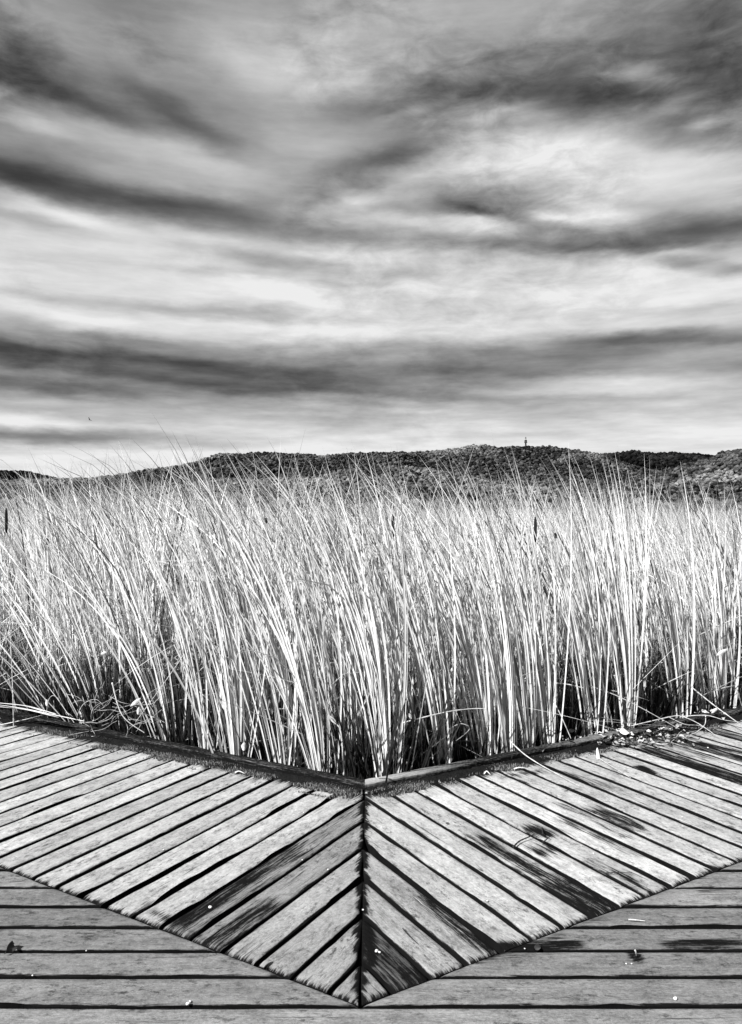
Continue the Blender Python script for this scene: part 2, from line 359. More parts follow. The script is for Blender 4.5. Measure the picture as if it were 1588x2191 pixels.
def terrain(az, r):
    px = 794 + FOC * np.tan(np.clip(az, -1.1, 1.1))
    h = np.zeros_like(r) - .4
    for i, (pts, rc, hw) in enumerate(RIDGES):
        xs, ys = zip(*pts)
        sl = (1095 - np.interp(px, xs, ys)) / np.hypot(FOC, px - 794)      # slope to the crest
        rcc = rc * (1 + .10 * (fbm(az * 6, az * 0, 40 + i) - .5))
        top = sl * rcc + EYE - 6.0
        q = (r - rcc) / hw
        q = q + .35 * (fbm(az * 14 + i * 5, r / 260., 60 + i) - .5)
        prof = np.where(q < 0, np.exp(-(q * 1.25) ** 2), np.exp(-(q * .8) ** 2))
        gul = 1 - .20 * (1 - prof) * np.abs(fbm(az * 22 + r * .0015, r / 900., 80 + i) - .5) * 2
        h = np.maximum(h, top * prof * gul)
    return h
na, nr = 300, 170
A = np.linspace(-1.05, 1.05, na); RR = np.geomspace(260, 4200, nr); AA, RG = np.meshgrid(A, RR, indexing='ij')
ZZ = terrain(AA, RG)
tag(mesh("hills", np.stack([RG * np.sin(AA), RG * np.cos(AA), ZZ], -1).reshape(-1, 3), grid_faces(na, nr, True), M_HILL, smooth=True), kind='structure')

# woodland on the hills: thousands of crowns run together
def woodland():
    acc = Acc()
    iv, jf = ico(2)
    variants = []
    for k in range(9):
        s = 1 + .62 * (fbm(iv[:, 0] * 1.9 + k * 7, iv[:, 1] * 1.9 + iv[:, 2] * 2.3, 5 + k, 3) - .5) + .28 * (vnoise(iv[:, 0] * 6 + k, iv[:, 2] * 6 + iv[:, 1] * 5, 9 + k) - .5)
        v = iv * s[:, None]; v[:, 2] *= rnd.uniform(.72, 1.0); variants.append(v)
    i1, j1 = ico(1)
    var1 = [i1 * (1 + .6 * (vnoise(i1[:, 0] * 2.6 + k * 3, i1[:, 2] * 2.6 + i1[:, 1] * 2, 31 + k) - .5))[:, None] * np.array([1, 1, .85]) for k in range(9)]
    rings = []
    r = 270.0
    while r < 2900:
        step = 5.6 if r < 700 else (5.7 if r < 1700 else 10.0)
        rings.append((r, step)); r += step * (1.0 if r < 700 else 1.05)
    pts = []
    for r, st in rings:
        lim = .66
        n_ = int(2 * lim * r / st); a = (np.arange(n_) + rng.uniform(0, 1, n_)) / n_ * 2 * lim - lim
        pts.append(np.stack([a, r + rng.uniform(-st * .5, st * .5, n_)], 1))
    pts = np.concatenate(pts)
    a, r = pts[:, 0], pts[:, 1]
    z = terrain(a, r); ang = (z + 5 - EYE) / r
    # keep what can be seen from around the deck: compare with the crest before it in the same direction
    ab = np.round((a + .7) * 300).astype(int); order = np.lexsort((r, ab)); keep = np.zeros(len(a), bool); last = -1; mx = 0
    for i in order:
        if ab[i] != last: last = ab[i]; mx = -9
        if ang[i] > mx - .006: keep[i] = True
        mx = max(mx, ang[i])
    a, r, z = a[keep], r[keep], z[keep]
    for i in range(len(a)):
        x, y = r[i] * math.sin(a[i]), r[i] * math.cos(a[i])
        size = rng.uniform(2.5, 4.9) * (1.0 if r[i] < 1700 else 1.35)
        if r[i] < 700: size *= rng.uniform(.6, 1.0)
        band = fbm(np.array([x / 90.]), np.array([y / 140.]), 77, 3)[0]; fine_ = rng.uniform()
        shade = .018 + .24 * max(0, band - .42) * 2.2 + .15 * fine_ ** 2
        if r[i] > 1900: shade *= .12
        if r[i] < 1150: shade = shade * 1.3 + .012
        if rng.uniform() < .22: shade *= .3
        if x > 420 and 900 < r[i] < 1700: shade *= .55
        k = rnd.randrange(9)
        v, f = (variants[k], jf) if r[i] < 900 else (var1[k], j1)
        th = rng.uniform(0, 6.28); c, s_ = math.cos(th), math.sin(th)
        nb = 7 if r[i] < 900 else (2 if r[i] < 1700 else 1)
        for b_ in range(nb):
            v = var1[rnd.randrange(9)]; s2 = size * (1 if nb == 1 else rng.uniform(.34, .55) if nb == 7 else rng.uniform(.5, .75))
            o_ = np.zeros(3) if nb == 1 else rng.normal(0, 1, 3) * size * (.42, .42, .26)
            q = np.stack([v[:, 0] * c - v[:, 1] * s_, v[:, 0] * s_ + v[:, 1] * c, v[:, 2]], 1) * s2 + o_ + (x, y, z[i] + size * .75)
            acc.add(q, j1, shade=shade * rng.uniform(.6, 1.35))
    o = acc.build("woodland", M_TREE, smooth=True)
    tag(o, "dense woodland of rounded tree crowns covering the far hills", "woodland", kind='stuff')
    print("trees", len(a))
woodland()

# lookout tower on the crest
def tower():
    D = 1500.0; x, y, zt = at(1125, 934, D); zb = at(1125, 960, D)[2] - 6
    zb = float(zb); t = empty("lookout_tower", (x, y, zb)); tag(t, "slim dark lookout tower with a cabin near its top on the hill crest", "tower")
    H = zt - zb; f = H / 25.0
    def cyl(name, z0, z1, r0, r1, m, ns=12):
        V, F = tube([(0, 0, z0), (0, 0, (z0 + z1) / 2), (0, 0, z1)], [r0, (r0 + r1) / 2, r1], ns)
        return mesh(name, V, F, m, t)
    cyl("base", 0, H * .1, 3.2, 2.6, M_TOWER); cyl("shaft", H * .1, H * .62, 1.9, 1.5, M_TOWER)
    cyl("viewing_platform", H * .60, H * .64, 3.0, 3.0, M_TOWER); cyl("cabin", H * .64, H * .76, 2.5, 2.5, M_TOWER)
    cyl("roof", H * .76, H * .80, 2.9, 1.2, M_TOWER); cyl("upper_shaft", H * .80, H * .90, 1.0, .9, M_STEEL)
    cyl("antenna_drum", H * .90, H * .94, 1.5, 1.5, M_TOWER); cyl("mast", H * .94, H * 1.0, .45, .3, M_TOWER, 6)
tower()

# soaring bird
def bird():
    D = 150.0; x, y, z = at(192, 898, D)
    u = D / FOC     # metres for one photograph pixel
    prof = [(-2.0,.05),(-1.4,.5),(0,.75),(1.2,.55),(2.2,.4),(2.8,.12)]
    V, F = tube([(p, -p * .5, -p * .12) for p, _ in prof], [r for _, r in prof], 8)
    a = Acc(); a.add(V * u, F)
    def wing(pts, th=.12):
        # pts: leading and trailing edge pairs root -> tip
        L = np.array([p[0] for p in pts], float); T = np.array([p[1] for p in pts], float); n_ = len(L)
        V = np.concatenate([L + (0, 0, th), T + (0, 0, th * .5), T - (0, 0, th * .5), L - (0, 0, th)]); q = []
        for i in range(n_ - 1):
            for k in range(4): q.append((k * n_ + i, k * n_ + i + 1, ((k + 1) % 4) * n_ + i + 1, ((k + 1) % 4) * n_ + i))
        q += [(0, n_, 2 * n_, 3 * n_), (n_ - 1, 4 * n_ - 1, 3 * n_ - 1, 2 * n_ - 1)]
        a.add(V * u, np.array(q))
    wing([((.9, -.3, .3), (-.8, .3, .2)), ((.2, -.6, 2.6), (-1.5, 0, 2.0)), ((-.9, -.8, 4.9), (-2.2, -.2, 4.2)), ((-1.9, -.6, 5.8), (-2.3, -.4, 5.6))])
    wing([((1.0, -.3, .1), (-.4, .6, -.1)), ((2.6, 1.2, -.3), (1.5, 2.2, -.6)), ((3.8, 2.6, -.7), (3.0, 3.2, -1.1))])
    wing([((-1.6, .8, .25), (-1.6, .8, -.2)), ((-2.9, 1.6, .5), (-2.9, 1.3, -.1))])
    o = a.build("bird", M_BIRD, smooth=True); o.location = (x, y, z)
    tag(o, "dark bird of prey soaring alone in the sky on the left", "bird")
bird()

# ------------------------------------------------------------------ boardwalk
XS, TIP, APEX = -0.034, 2.35, 4.14      # seam position, chevron tip and kerb apex distances
M1, M2 = 0.598, 0.558                   # slopes of the chevron edge and of the kerb (rise per metre sideways)
STAINS = [ # from, to (as seen in the photo, converted to deck metres), radius m, strength
 (1140,1772,1165,1782,.05,.9),(1150,1815,1260,1850,.04,.45),(1290,1862,1342,1872,.03,.6),(785,1975,797,2060,.03,.9),(1370,1640,1395,1652,.03,1.0),(1500,1590,1588,1610,.05,.8),(1050,2025,1230,2020,.035,.95),(1090,2045,1180,2040,.02,.5),
 (1430,2018,1588,2015,.035,.75),(1355,2040,1365,2052,.02,1.0),(1300,1560,1480,1580,.06,.6),(940,1660,1100,1625,.05,.6),(790,1700,900,1680,.05,.8),
 (330,1950,520,2050,.03,.6),(1010,2055,1200,2000,.03,.6),(1160,2010,1290,1960,.03,.5),(1500,1905,1588,1900,.02,.6),(900,1920,960,1960,.04,.5),
 (1130,1720,1230,1790,.02,.45),(1050,1700,1150,1760,.02,.3),(1290,1680,1400,1730,.025,.45),(60,1870,170,1880,.03,.25),(160,1850,330,1940,.03,.25),
 (0,1545,160,1560,.05,.6),(1085,1660,1150,1650,.05,.6)]
SA = np.array([ground(a, b_)[:2] for a, b_, *_ in STAINS]); SB = np.array([ground(c, d_)[:2] for _, _, c, d_, *_ in STAINS])
def stain_at(x, y):
    s = np.zeros_like(x)
    for (A_, B_, st) in zip(SA, SB, STAINS):
        ab = B_ - A_; L2 = ab @ ab + 1e-9
        t = np.clip(((x - A_[0]) * ab[0] + (y - A_[1]) * ab[1]) / L2, 0, 1)
        dd = np.hypot(x - A_[0] - t * ab[0], y - A_[1] - t * ab[1])
        s = np.maximum(s, 1.25 * st[5] * np.exp(-(dd / (st[4] * 1.35)) ** 1.7))
    return s
bid = [0]
def add_board(acc, O, du, dp, s0, s1, lo, hi, tone, du_step=.012, endjag=1.0, mitre=None, rot_top=True):
    """O origin; du along unit, dp across unit; across range s0..s1; lo(s), hi(s) the along limits"""
    bid[0] += 1; k = bid[0]
    nv = 13
    vv = np.linspace(0, 1, nv); vv = .5 - .5 * np.cos(vv * math.pi)         # denser near the edges
    sm = s0 + (s1 - s0) * vv
    L0, L1 = lo(sm), hi(sm); 
    if (L1 - L0).max() < .02: return
    nu = max(4, int((L1 - L0).max() / du_step)); tt = np.linspace(0, 1, nu)
    U = L0[None] + (L1 - L0)[None] * tt[:, None]
    Sx = np.repeat(sm[None], nu, 0)
    # worn edges: sides wander a few millimetres
    e0 = .0080 * (fbm(U * 5.0 + k * 13, U * 0 + k, 2, 5) - .42); e1 = .0080 * (fbm(U * 5.0 + k * 29, U * 0 + k + 50, 4, 5) - .42)
    bite = np.maximum(0, fbm(U * 2.3 + k * 3.1, U * 0 + 9, 8, 3) - .58) * .08
    Sx = Sx + (e0 + bite) * (1 - vv[None]) ** 3 - (e1 + bite * .6) * vv[None] ** 3
    edge = np.minimum(Sx - s0, s1 - Sx)
    Z_ = -.0065 * np.exp(-np.maximum(edge, 0) / .0045) + .0022 * (fbm(U * 3 + k * 7, Sx * 22, 12, 3) - .5) - .0015
    tilt = rnd.uniform(-.0016, .0016); Z_ = Z_ + tilt * (vv[None] - .5) * 2 + rnd.uniform(-.0012, .0012)
    # splintered ends
    endd = np.minimum(U - L0[None], L1[None] - U)
    Z_ = Z_ - .006 * np.exp(-endd / .006)
    X_ = O[0] + U * du[0] + Sx * dp[0]; Y_ = O[1] + U * du[1] + Sx * dp[1]
    st = stain_at(X_, Y_)
    jag = .010 + .036 * fbm(Sx * 90 + k * 3, U * 0 + k, 22, 3)
    st = np.maximum(st, endjag * np.exp(-np.maximum(endd, 0) / jag) * .95)
    ew = .0062 + .012 * np.maximum(0, fbm(U * 4 + k * 5, U * 0 + 3 + k, 33, 4) - .42)
    st = np.maximum(st, 1.15 * np.exp(-(np.maximum(edge, 0) / ew) ** 1.4))
    st = st + .16 * (fbm(X_ * 5, Y_ * 5, 90, 4) - .5)
    if mitre: st = np.maximum(st, mitre(X_, Y_, Sx, U, k))
    V = np.stack([X_, Y_, Z_], -1)
    tn = tone * (1 + .10 * (fbm(X_ * 3.0, Y_ * 3.0, 55, 3) - .5))
    G = np.stack([U + k * .37, Sx, np.full_like(U, k * 3.7)], -1)
    # skirt
    V2 = V.copy(); V2[..., 2] = -.042
    b0 = V[:, 0]; b1 = V[:, -1]; c0 = V2[:, 0]; c1 = V2[:, -1]
    acc.add(V.reshape(-1, 3), grid_faces(nu, nv), grain=G.reshape(-1, 3), stain=st.ravel(), tone=tn.ravel())
    for (p, q, fl, col) in ((b0, c0, True, 0), (b1, c1, False, -1)):
        W = np.stack([p, q], 1); acc.add(W.reshape(-1, 3), grid_faces(nu, 2, fl), grain=np.stack([G[:, col]] * 2, 1).reshape(-1, 3), stain=np.full(nu * 2, 1.5), tone=np.full(nu * 2, tone))
    for (row, fl) in ((0, False), (-1, True)):
        W = np.stack([V[row], V2[row]], 1); acc.add(W.reshape(-1, 3), grid_faces(nv, 2, fl), grain=np.stack([G[row]] * 2, 1).reshape(-1, 3), stain=np.full(nv * 2, 1.5), tone=np.full(nv * 2, tone))

bw_ = empty("boardwalk", (0, 3.0, 0)); tag(bw_, "weathered timber boardwalk with a chevron of grey boards in front of the reeds", "boardwalk")
inv = Vector((0, -3.0, 0))
def to_bw(o): o.parent = bw_; o.matrix_parent_inverse.identity(); o.location = (0, -3.0, 0); return o
GAP = .0125
DAMP = {  # (wing, board): runs of damp, blackened wood: from, to along the board, strength, from, to across it
 (-1,5): [(-.05,1.6,.50,-.5,1.5),(-.05,.85,.62,-.5,1.5),(.0,.55,.88,.35,1.5),(.35,.95,.8,.6,1.5)], (-1,4): [(-.05,.42,.80,-.5,.8),(.40,.9,.42,-.5,1.5)], (-1,3): [(-.05,.08,.6,-.5,1.5)],
 (1,7): [(-.05,.36,.95,-.5,1.5),(.30,.82,.92,.05,.85)], (1,1): [(-.1,.30,.74,-.5,1.5),(-.1,.16,.95,.3,1.5)], (1,3): [(-.02,.22,.9,.45,1.5),(.15,.52,.82,.55,1.5)],
 (1,9): [(.02,.42,.55,-.2,.6),(.1,.3,.8,.1,.7)], (1,8): [(.45,.62,.9,.1,1.2)], (1,10): [(.25,.8,.62,.5,1.5)], (1,12): [(.45,.80,.92,-.3,.8)], (1,11): [(.4,.95,.6,.4,1.5)],
 (1,19): [(.25,1.40,.92,-.2,.9)], (1,20): [(.9,1.5,.6,-.2,1.2)], (1,21): [(.8,1.5,.85,.1,1.4)], (1,14): [(.9,1.3,.6,-.2,.6)], (1,24): [(.5,1.5,.8,.0,.8)], (1,5): [(.0,.05,.8,-.5,1.5)]}
def wing(side, name_label):
    acc = Acc()
    du = np.array([.5 * -side * 1.0, .8660]); dp = np.array([.8660 * side, .5])   # side -1: left wing
    O = np.array([XS, TIP])
    def hit(m_, y0):    # along value where the board line meets  y = y0 + m_*|x-XS|
        def f(s):
            ax = side * s * dp[0] * 1.0     # |x| from across part
            # point: |x| = s*.866 - a*.5 ; y = TIP + a*.866 + s*.5
            return (y0 - TIP + m_ * s * .8660 - .5 * s) / (.8660 + m_ * .5)
        return f
    lo = hit(M1, TIP); kerb = hit(M2, APEX + .015)
    seam = lambda s: s * 1.7320 - .004
    hi = lambda s: np.minimum(seam(s), kerb(s))
    lo2 = lambda s: np.minimum(lo(s) + .0035, hi(s))
    def top(X_, Y_, Sx, U, k):   # damp ends beside the kerb
        dk = (APEX + M2 * np.abs(X_ - XS) - Y_) * .87
        damp = 1.1 * np.exp(-(dk / (.095 + .09 * fbm(X_ * 9, Y_ * 2 + k, 71, 3))) ** 2.2)
        near = np.maximum(0, .026 + .036 * fbm(Y_ * 30, Y_ * 0 + side, 73, 3) - np.abs(X_ - XS)) * 28     # damp fibres at the mitre
        return np.maximum(damp, near)
    s = .118; edges = [(.004, .118 - GAP / 2)]
    while s < 7.0: edges.append((s + GAP / 2 + rnd.uniform(-.001, .0015), s + .1465 - GAP / 2 + rnd.uniform(-.0015, .001))); s += .1465
    for i, (s0, s1) in enumerate(edges):
        far = s0
        tone = (.29 + .10 * min(1, far / 1.2)) * rnd.uniform(.82, 1.10)
        if side > 0: tone *= 1.07
        if i < 4: tone *= .86
        if side > 0 and i == 1: tone *= .45
        if side < 0 and i in (4, 5): tone *= .72
        step = .012 if s0 < 3.4 else .05
        damp_runs = DAMP.get((side, i), [])
        def top2(X_, Y_, Sx, U, k, runs=damp_runs, s0=s0, s1=s1):
            v_ = top(X_, Y_, Sx, U, k)
            for (a0, a1, st_, c0, c1) in runs:
                c = (Sx - s0) / (s1 - s0); wob_ = .10 * (fbm(Sx * 40 + k, U * 2, 75, 3) - .5) * 2
                m_ = np.clip((U - a0 + wob_) / .10 + .5, 0, 1) * np.clip((a1 - U + wob_) / .16 + .5, 0, 1)
                e_ = .30 * (fbm(U * 5 + k, Sx * 0, 76, 3) - .5)
                m_ = m_ * np.clip((c - c0 + e_) / .25 + .5, 0, 1) * np.clip((c1 - c + e_) / .25 + .5, 0, 1)
                v_ = np.maximum(v_, st_ * m_)
            return v_
        add_board(acc, O, du, dp, s0, s1, lo2, hi, tone, step, 1.0, top2)
    o = acc.build("decking", M_BOARD, smooth=True); to_bw(o); o['label'] = name_label
wing(-1, "boards slanting up to the right, left of the mitred seam")
wing(1, "boards slanting up to the left, right of the mitred seam")
def front():
    acc = Acc(); O = np.array([0., 0.]); du = np.array([1., 0.]); dp = np.array([0., 1.])
    for j in range(-20, 17):
        y0 = 2.346 + .148 * j + GAP / 2 + rnd.uniform(-.0015, .0015); y1 = 2.346 + .148 * (j + 1) - GAP / 2 + rnd.uniform(-.0015, .0015)
        tone = .20 * rnd.uniform(.74, 1.18)
        if j < 0:
            add_board(acc, O, du, dp, y0, y1, lambda s: np.full_like(s, -4.6), lambda s: np.full_like(s, 4.6), tone, .014 if j > -3 else .1, 0)
        else:
            e = lambda s: (s - TIP) / M1 + .004
            W = max(4.6, (y0 - TIP) / M1 + .6)
            if j == 4: tl = tone * .8
            else: tl = tone
            add_board(acc, O, du, dp, y0, y1, lambda s: np.full_like(s, -W), lambda s: XS - e(s), tl, .014 if j < 8 else .08, .8)
            add_board(acc, O, du, dp, y0, y1, lambda s: XS + e(s), lambda s: np.full_like(s, W), tone * rnd.uniform(.9, 1.15), .014 if j < 8 else .08, .8)
    o = acc.build("decking", M_BOARD, smooth=True); to_bw(o); o['label'] = "level boards running across in front of the chevron"
front()
# bearers under the boards
def bearers():
    for (x0, y0, x1, y1) in [(XS, TIP - .0, XS, APEX)] + [(XS + sd_ * .9 * k, TIP + M1 * .9 * k + off, XS + sd_ * .9 * (k + 1), TIP + M1 * .9 * (k + 1) + off) for sd_ in (-1, 1) for k in range(6) for off in (.0, 1.6)]:
        v = np.array([x1 - x0, y1 - y0]); L = np.hypot(*v); v /= L; p = np.array([-v[1], v[0]]) * .04
        c = [(x0, y0), (x1, y1)]; V = []
        for (cx, cy) in c:
            for sg in (-1, 1):
                for z in (-.20, -.050): V.append((cx + sg * p[0], cy + sg * p[1], z))
        F = [(0, 1, 3, 2), (4, 6, 7, 5), (0, 2, 6, 4), (1, 5, 7, 3), (0, 4, 5, 1), (2, 3, 7, 6)]
        to_bw(mesh("bearer", V, np.array(F), M_DARK))
bearers()
# low kerb along the reed side, mitred at the corner
def kerb(side, label):
    v = np.array([side, M2]); v /= np.linalg.norm(v); nrm = np.array([-side * v[1] * side, 0]); nrm = np.array([-v[1] * 1.0 * side * 1.0, abs(v[0])]) if side > 0 else np.array([v[1], abs(v[0])])
    Lk = 6.8; nu = 560; u = np.linspace(0, 1, nu) * Lk
    h, wd = .040, .066
    prof = [(0, -.02), (0, .006), (0, .02), (0, .034), (.005, .040), (.018, .0415), (.033, .042), (.048, .0415), (.061, .040), (.066, .034), (.066, .01), (.066, -.15)]
    prof = np.array(prof); nv = len(prof)
    Uo = u[:, None] + np.zeros(nv)[None]
    # mitre: shift the start so that both kerbs meet on the seam
    q = prof[:, 0]
    shift = -q * (nrm[0] * side) / abs(v[0])
    Uo = shift[None] + (Lk - shift[None]) * (u / Lk)[:, None] + .001
    rough_ = (fbm(Uo * 16, q[None] * 40 + side, 5, 4) - .5)
    decay = np.clip((Uo - .9) / 1.6, 0, 1) if side > 0 else np.clip((Uo - 2.0) / 3, 0, .6)
    wob = .004 * (fbm(Uo * 3, q[None] * 0 + side * 3, 6, 4) - .5) + rough_ * (.008 + .030 * decay)
    Q = q[None] + wob * np.where(prof[:, 1] > 0, 1, 0)[None] ; Zc = prof[:, 1][None] + rough_ * (.007 + .028 * decay) * (prof[:, 1] > 0)[None]
    X_ = XS + Uo * v[0] + Q * nrm[0]; Y_ = APEX + Uo * v[1] + Q * nrm[1]
    st = .10 + .25 * (fbm(Uo * 2.5, q[None] * 12 + side, 8, 4) - .5) + 0 * Q
    if side > 0: st = st + .62 * np.exp(-(Uo / .55) ** 2) + .25 * np.exp(-((Uo - 1.7) / .3) ** 2)
    else: st = st - .04
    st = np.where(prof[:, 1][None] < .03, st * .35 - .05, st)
    G = np.stack([Uo, Q + Zc, np.full_like(Uo, side * 5.)], -1)
    nu_ = nu
    acc = Acc(); acc.add(np.stack([X_, Y_, Zc], -1).reshape(-1, 3), grid_faces(nu_, nv, side < 0), grain=G.reshape(-1, 3), stain=st.ravel())
    o = acc.build("kerb", M_KERB, smooth=False); to_bw(o); o['label'] = label
kerb(-1, "dark wet kerb beam left of the corner"); kerb(1, "kerb beam right of the corner, pale at the corner and rotting further out")

# black soil and moss gathered along the kerb
def soil():
    acc = Acc()
    for side in (-1, 1):
        v = np.array([side, M2]) / math.hypot(1, M2); p = np.array([side * M2, -1]) / math.hypot(1, M2)    # p points to the deck
        nu, nv = 700, 14
        u = np.linspace(0.0, 5.5, nu)[:, None]; q = np.linspace(0, 1, nv)[None]
        wid = (.050 + .075 * fbm(u * 3.2 + side * 9, u * 0, 15, 4)) * (1.0 if side < 0 else 1.1)
        wid = wid + .05 * np.exp(-(u / .12) ** 2)
        Q = q * wid; Uo = u + 0 * Q
        # start on the seam
        Uo = Uo + Q * (M2)
        X_ = XS + Uo * v[0] + Q * p[0]; Y_ = APEX + Uo * v[1] + Q * p[1]
        Z_ = .010 * (1 - q) + .016 * (fbm(X_ * 45, Y_ * 45, 16, 4) - .42) - .014 * q ** 3 + .001
        acc.add(np.stack([X_, Y_, Z_], -1).reshape(-1, 3), grid_faces(nu, nv, side > 0))
    o = acc.build("soil", M_DIRT, smooth=True); tag(o, "black soil gathered along the foot of the kerb", "soil", kind='stuff')
    # moss: tiny upright tufts
    acc = Acc(); N = 80000
    side = np.where(rng.uniform(size=N) < .62, -1, 1); u = rng.uniform(0, 1, N) ** .8 * 4.6
    side[:3000] = rng.choice([-1, 1], 3000); u[:3000] = rng.uniform(0, .25, 3000)
    q = rng.beta(1.6, 1.4, N) * (.145 + .04 * (side < 0))
    dens = fbm(u * 4.5 + side * 31, q * 14, 19, 3)
    thr = np.where(side < 0, .535, .63) - .10 * (u < .3) 
    keep = dens > thr + .08 * rng.uniform(-1, 1, N) + .06 * (q > .12); side, u, q = side[keep], u[keep], q[keep]; N = len(u)
    u = u + q * M2 * rng.uniform(0, 1, N)
    px_ = 1 / math.hypot(1, M2)
    X_ = XS + side * u * px_ + side * M2 * px_ * q; Y_ = APEX + u * M2 * px_ - px_ * q
    h = rng.uniform(.003, .010, N); wv = rng.uniform(.0015, .0035, N); a = rng.uniform(0, 6.28, N); z0 = .003 + .006 * (1 - q / .17)
    b0 = np.stack([X_ + wv * np.cos(a), Y_ + wv * np.sin(a), z0 * 0 - .001], 1); b1 = np.stack([X_ - wv * np.cos(a), Y_ - wv * np.sin(a), z0 * 0 - .001], 1)
    tp = np.stack([X_ + rng.normal(0, .003, N), Y_ + rng.normal(0, .003, N), z0 + h], 1); b2 = np.stack([X_ + wv * np.sin(a), Y_ - wv * np.cos(a), z0 * 0 - .001], 1)
    V = np.stack([b0, b1, b2, tp], 1).reshape(-1, 3); i = np.arange(N) * 4
    F = np.concatenate([np.stack([i, i + 1, i + 3], 1), np.stack([i + 1, i + 2, i + 3], 1), np.stack([i + 2, i, i + 3], 1)])
    sh = np.repeat(.02 + .50 * rng.uniform(size=N) ** 2.6, 4)
    acc.add(V, F, shade=sh); o = acc.build("moss", M_MOSS); tag(o, "pale moss and grit growing along the foot of the kerb", "moss", kind='stuff')
soil()

# ------------------------------------------------------------------ reeds
def blades(base, L, phi, th0, th1, width, shade, S=8, cross=2, tw=None, p=2.0, kink=None, face=None):
    """ribbons: base (N,3), length, azimuth of the lean, lean at the root, extra bend at the tip"""
    N = len(L); t = np.linspace(0, 1, S + 1)
    th = th0[:, None] + th1[:, None] * t[None] ** p
    if kink is not None: th = th + kink[0][:, None] * (t[None] > kink[1][:, None])
    seg = (L / S)[:, None]
    ph = phi[:, None]
    dxy = np.sin(th) * seg; dz_ = np.cos(th) * seg
    cx = np.concatenate([np.zeros((N, 1)), np.cumsum(dxy[:, 1:], 1)], 1); cz = np.concatenate([np.zeros((N, 1)), np.cumsum(dz_[:, 1:], 1)], 1)
    X_ = base[:, :1] + cx * np.cos(ph); Y_ = base[:, 1:2] + cx * np.sin(ph); Z_ = base[:, 2:3] + cz
    C = np.stack([X_, Y_, Z_], -1)
    if face is None: face = rng.normal(-.55, .75, N)
    if tw is None: tw = rng.normal(0, 1.0, N)
    fa = face[:, None] + tw[:, None] * t[None]
    # width vector: horizontal-ish, perpendicular to the run of the leaf
    T = np.stack([np.sin(th) * np.cos(ph), np.sin(th) * np.sin(ph), np.cos(th)], -1)
    W = np.stack([np.cos(fa), np.sin(fa), np.zeros_like(fa)], -1); W = W - (W * T).sum(-1, keepdims=True) * T
    W /= np.linalg.norm(W, axis=-1, keepdims=True) + 1e-9
    prof = (np.minimum(1, .62 + 1.6 * t) * np.clip(1 - t ** 3.2, 0.02, 1) ** .9)
    hw = width[:, None] * .5 * prof[None]
    if cross == 2:
        V = np.stack([C - W * hw[..., None], C + W * hw[..., None]], 2)
    else:
        Nn = np.cross(T, W); V = np.stack([C - W * hw[..., None], C + Nn * (hw * .45)[..., None], C + W * hw[..., None]], 2)
    m_ = V.shape[2]; V = V.reshape(-1, 3)
    s_, c_ = np.meshgrid(np.arange(S), np.arange(m_ - 1), indexing='ij'); a = (s_ * m_ + c_).ravel()
    f = np.stack([a, a + 1, a + m_ + 1, a + m_], 1)
    F = (f[None] + (np.arange(N) * (S + 1) * m_)[:, None, None]).reshape(-1, 4)
    sh = np.repeat(shade, (S + 1) * m_); al = np.tile(np.repeat(t, m_), N)
    return V, F, sh, al, C
def kerb_y(x): return APEX + .075 + M2 * np.abs(x - XS)
ZB = -.40
def top_height(x, y):
    az = x / np.maximum(y, .1)
    h = 1.70 + .08 * np.clip(-az / .4, 0, 1) + .18 * np.exp(-((az + .26) / .16) ** 2) - .05 * np.clip(az / .4, 0, 1) + .0035 * np.clip(y - 6, 0, 40)
    return h + .16 * (fbm(x * .8, y * .8, 101, 3) - .5) * 2
def wind(x, y):
    """lean azimuth and strength: leaves stream to the left"""
    s_ = fbm(x * .55, y * .55, 111, 3); return math.pi + (fbm(x * .4, y * .4, 115, 2) - .5) * 2.4, s_
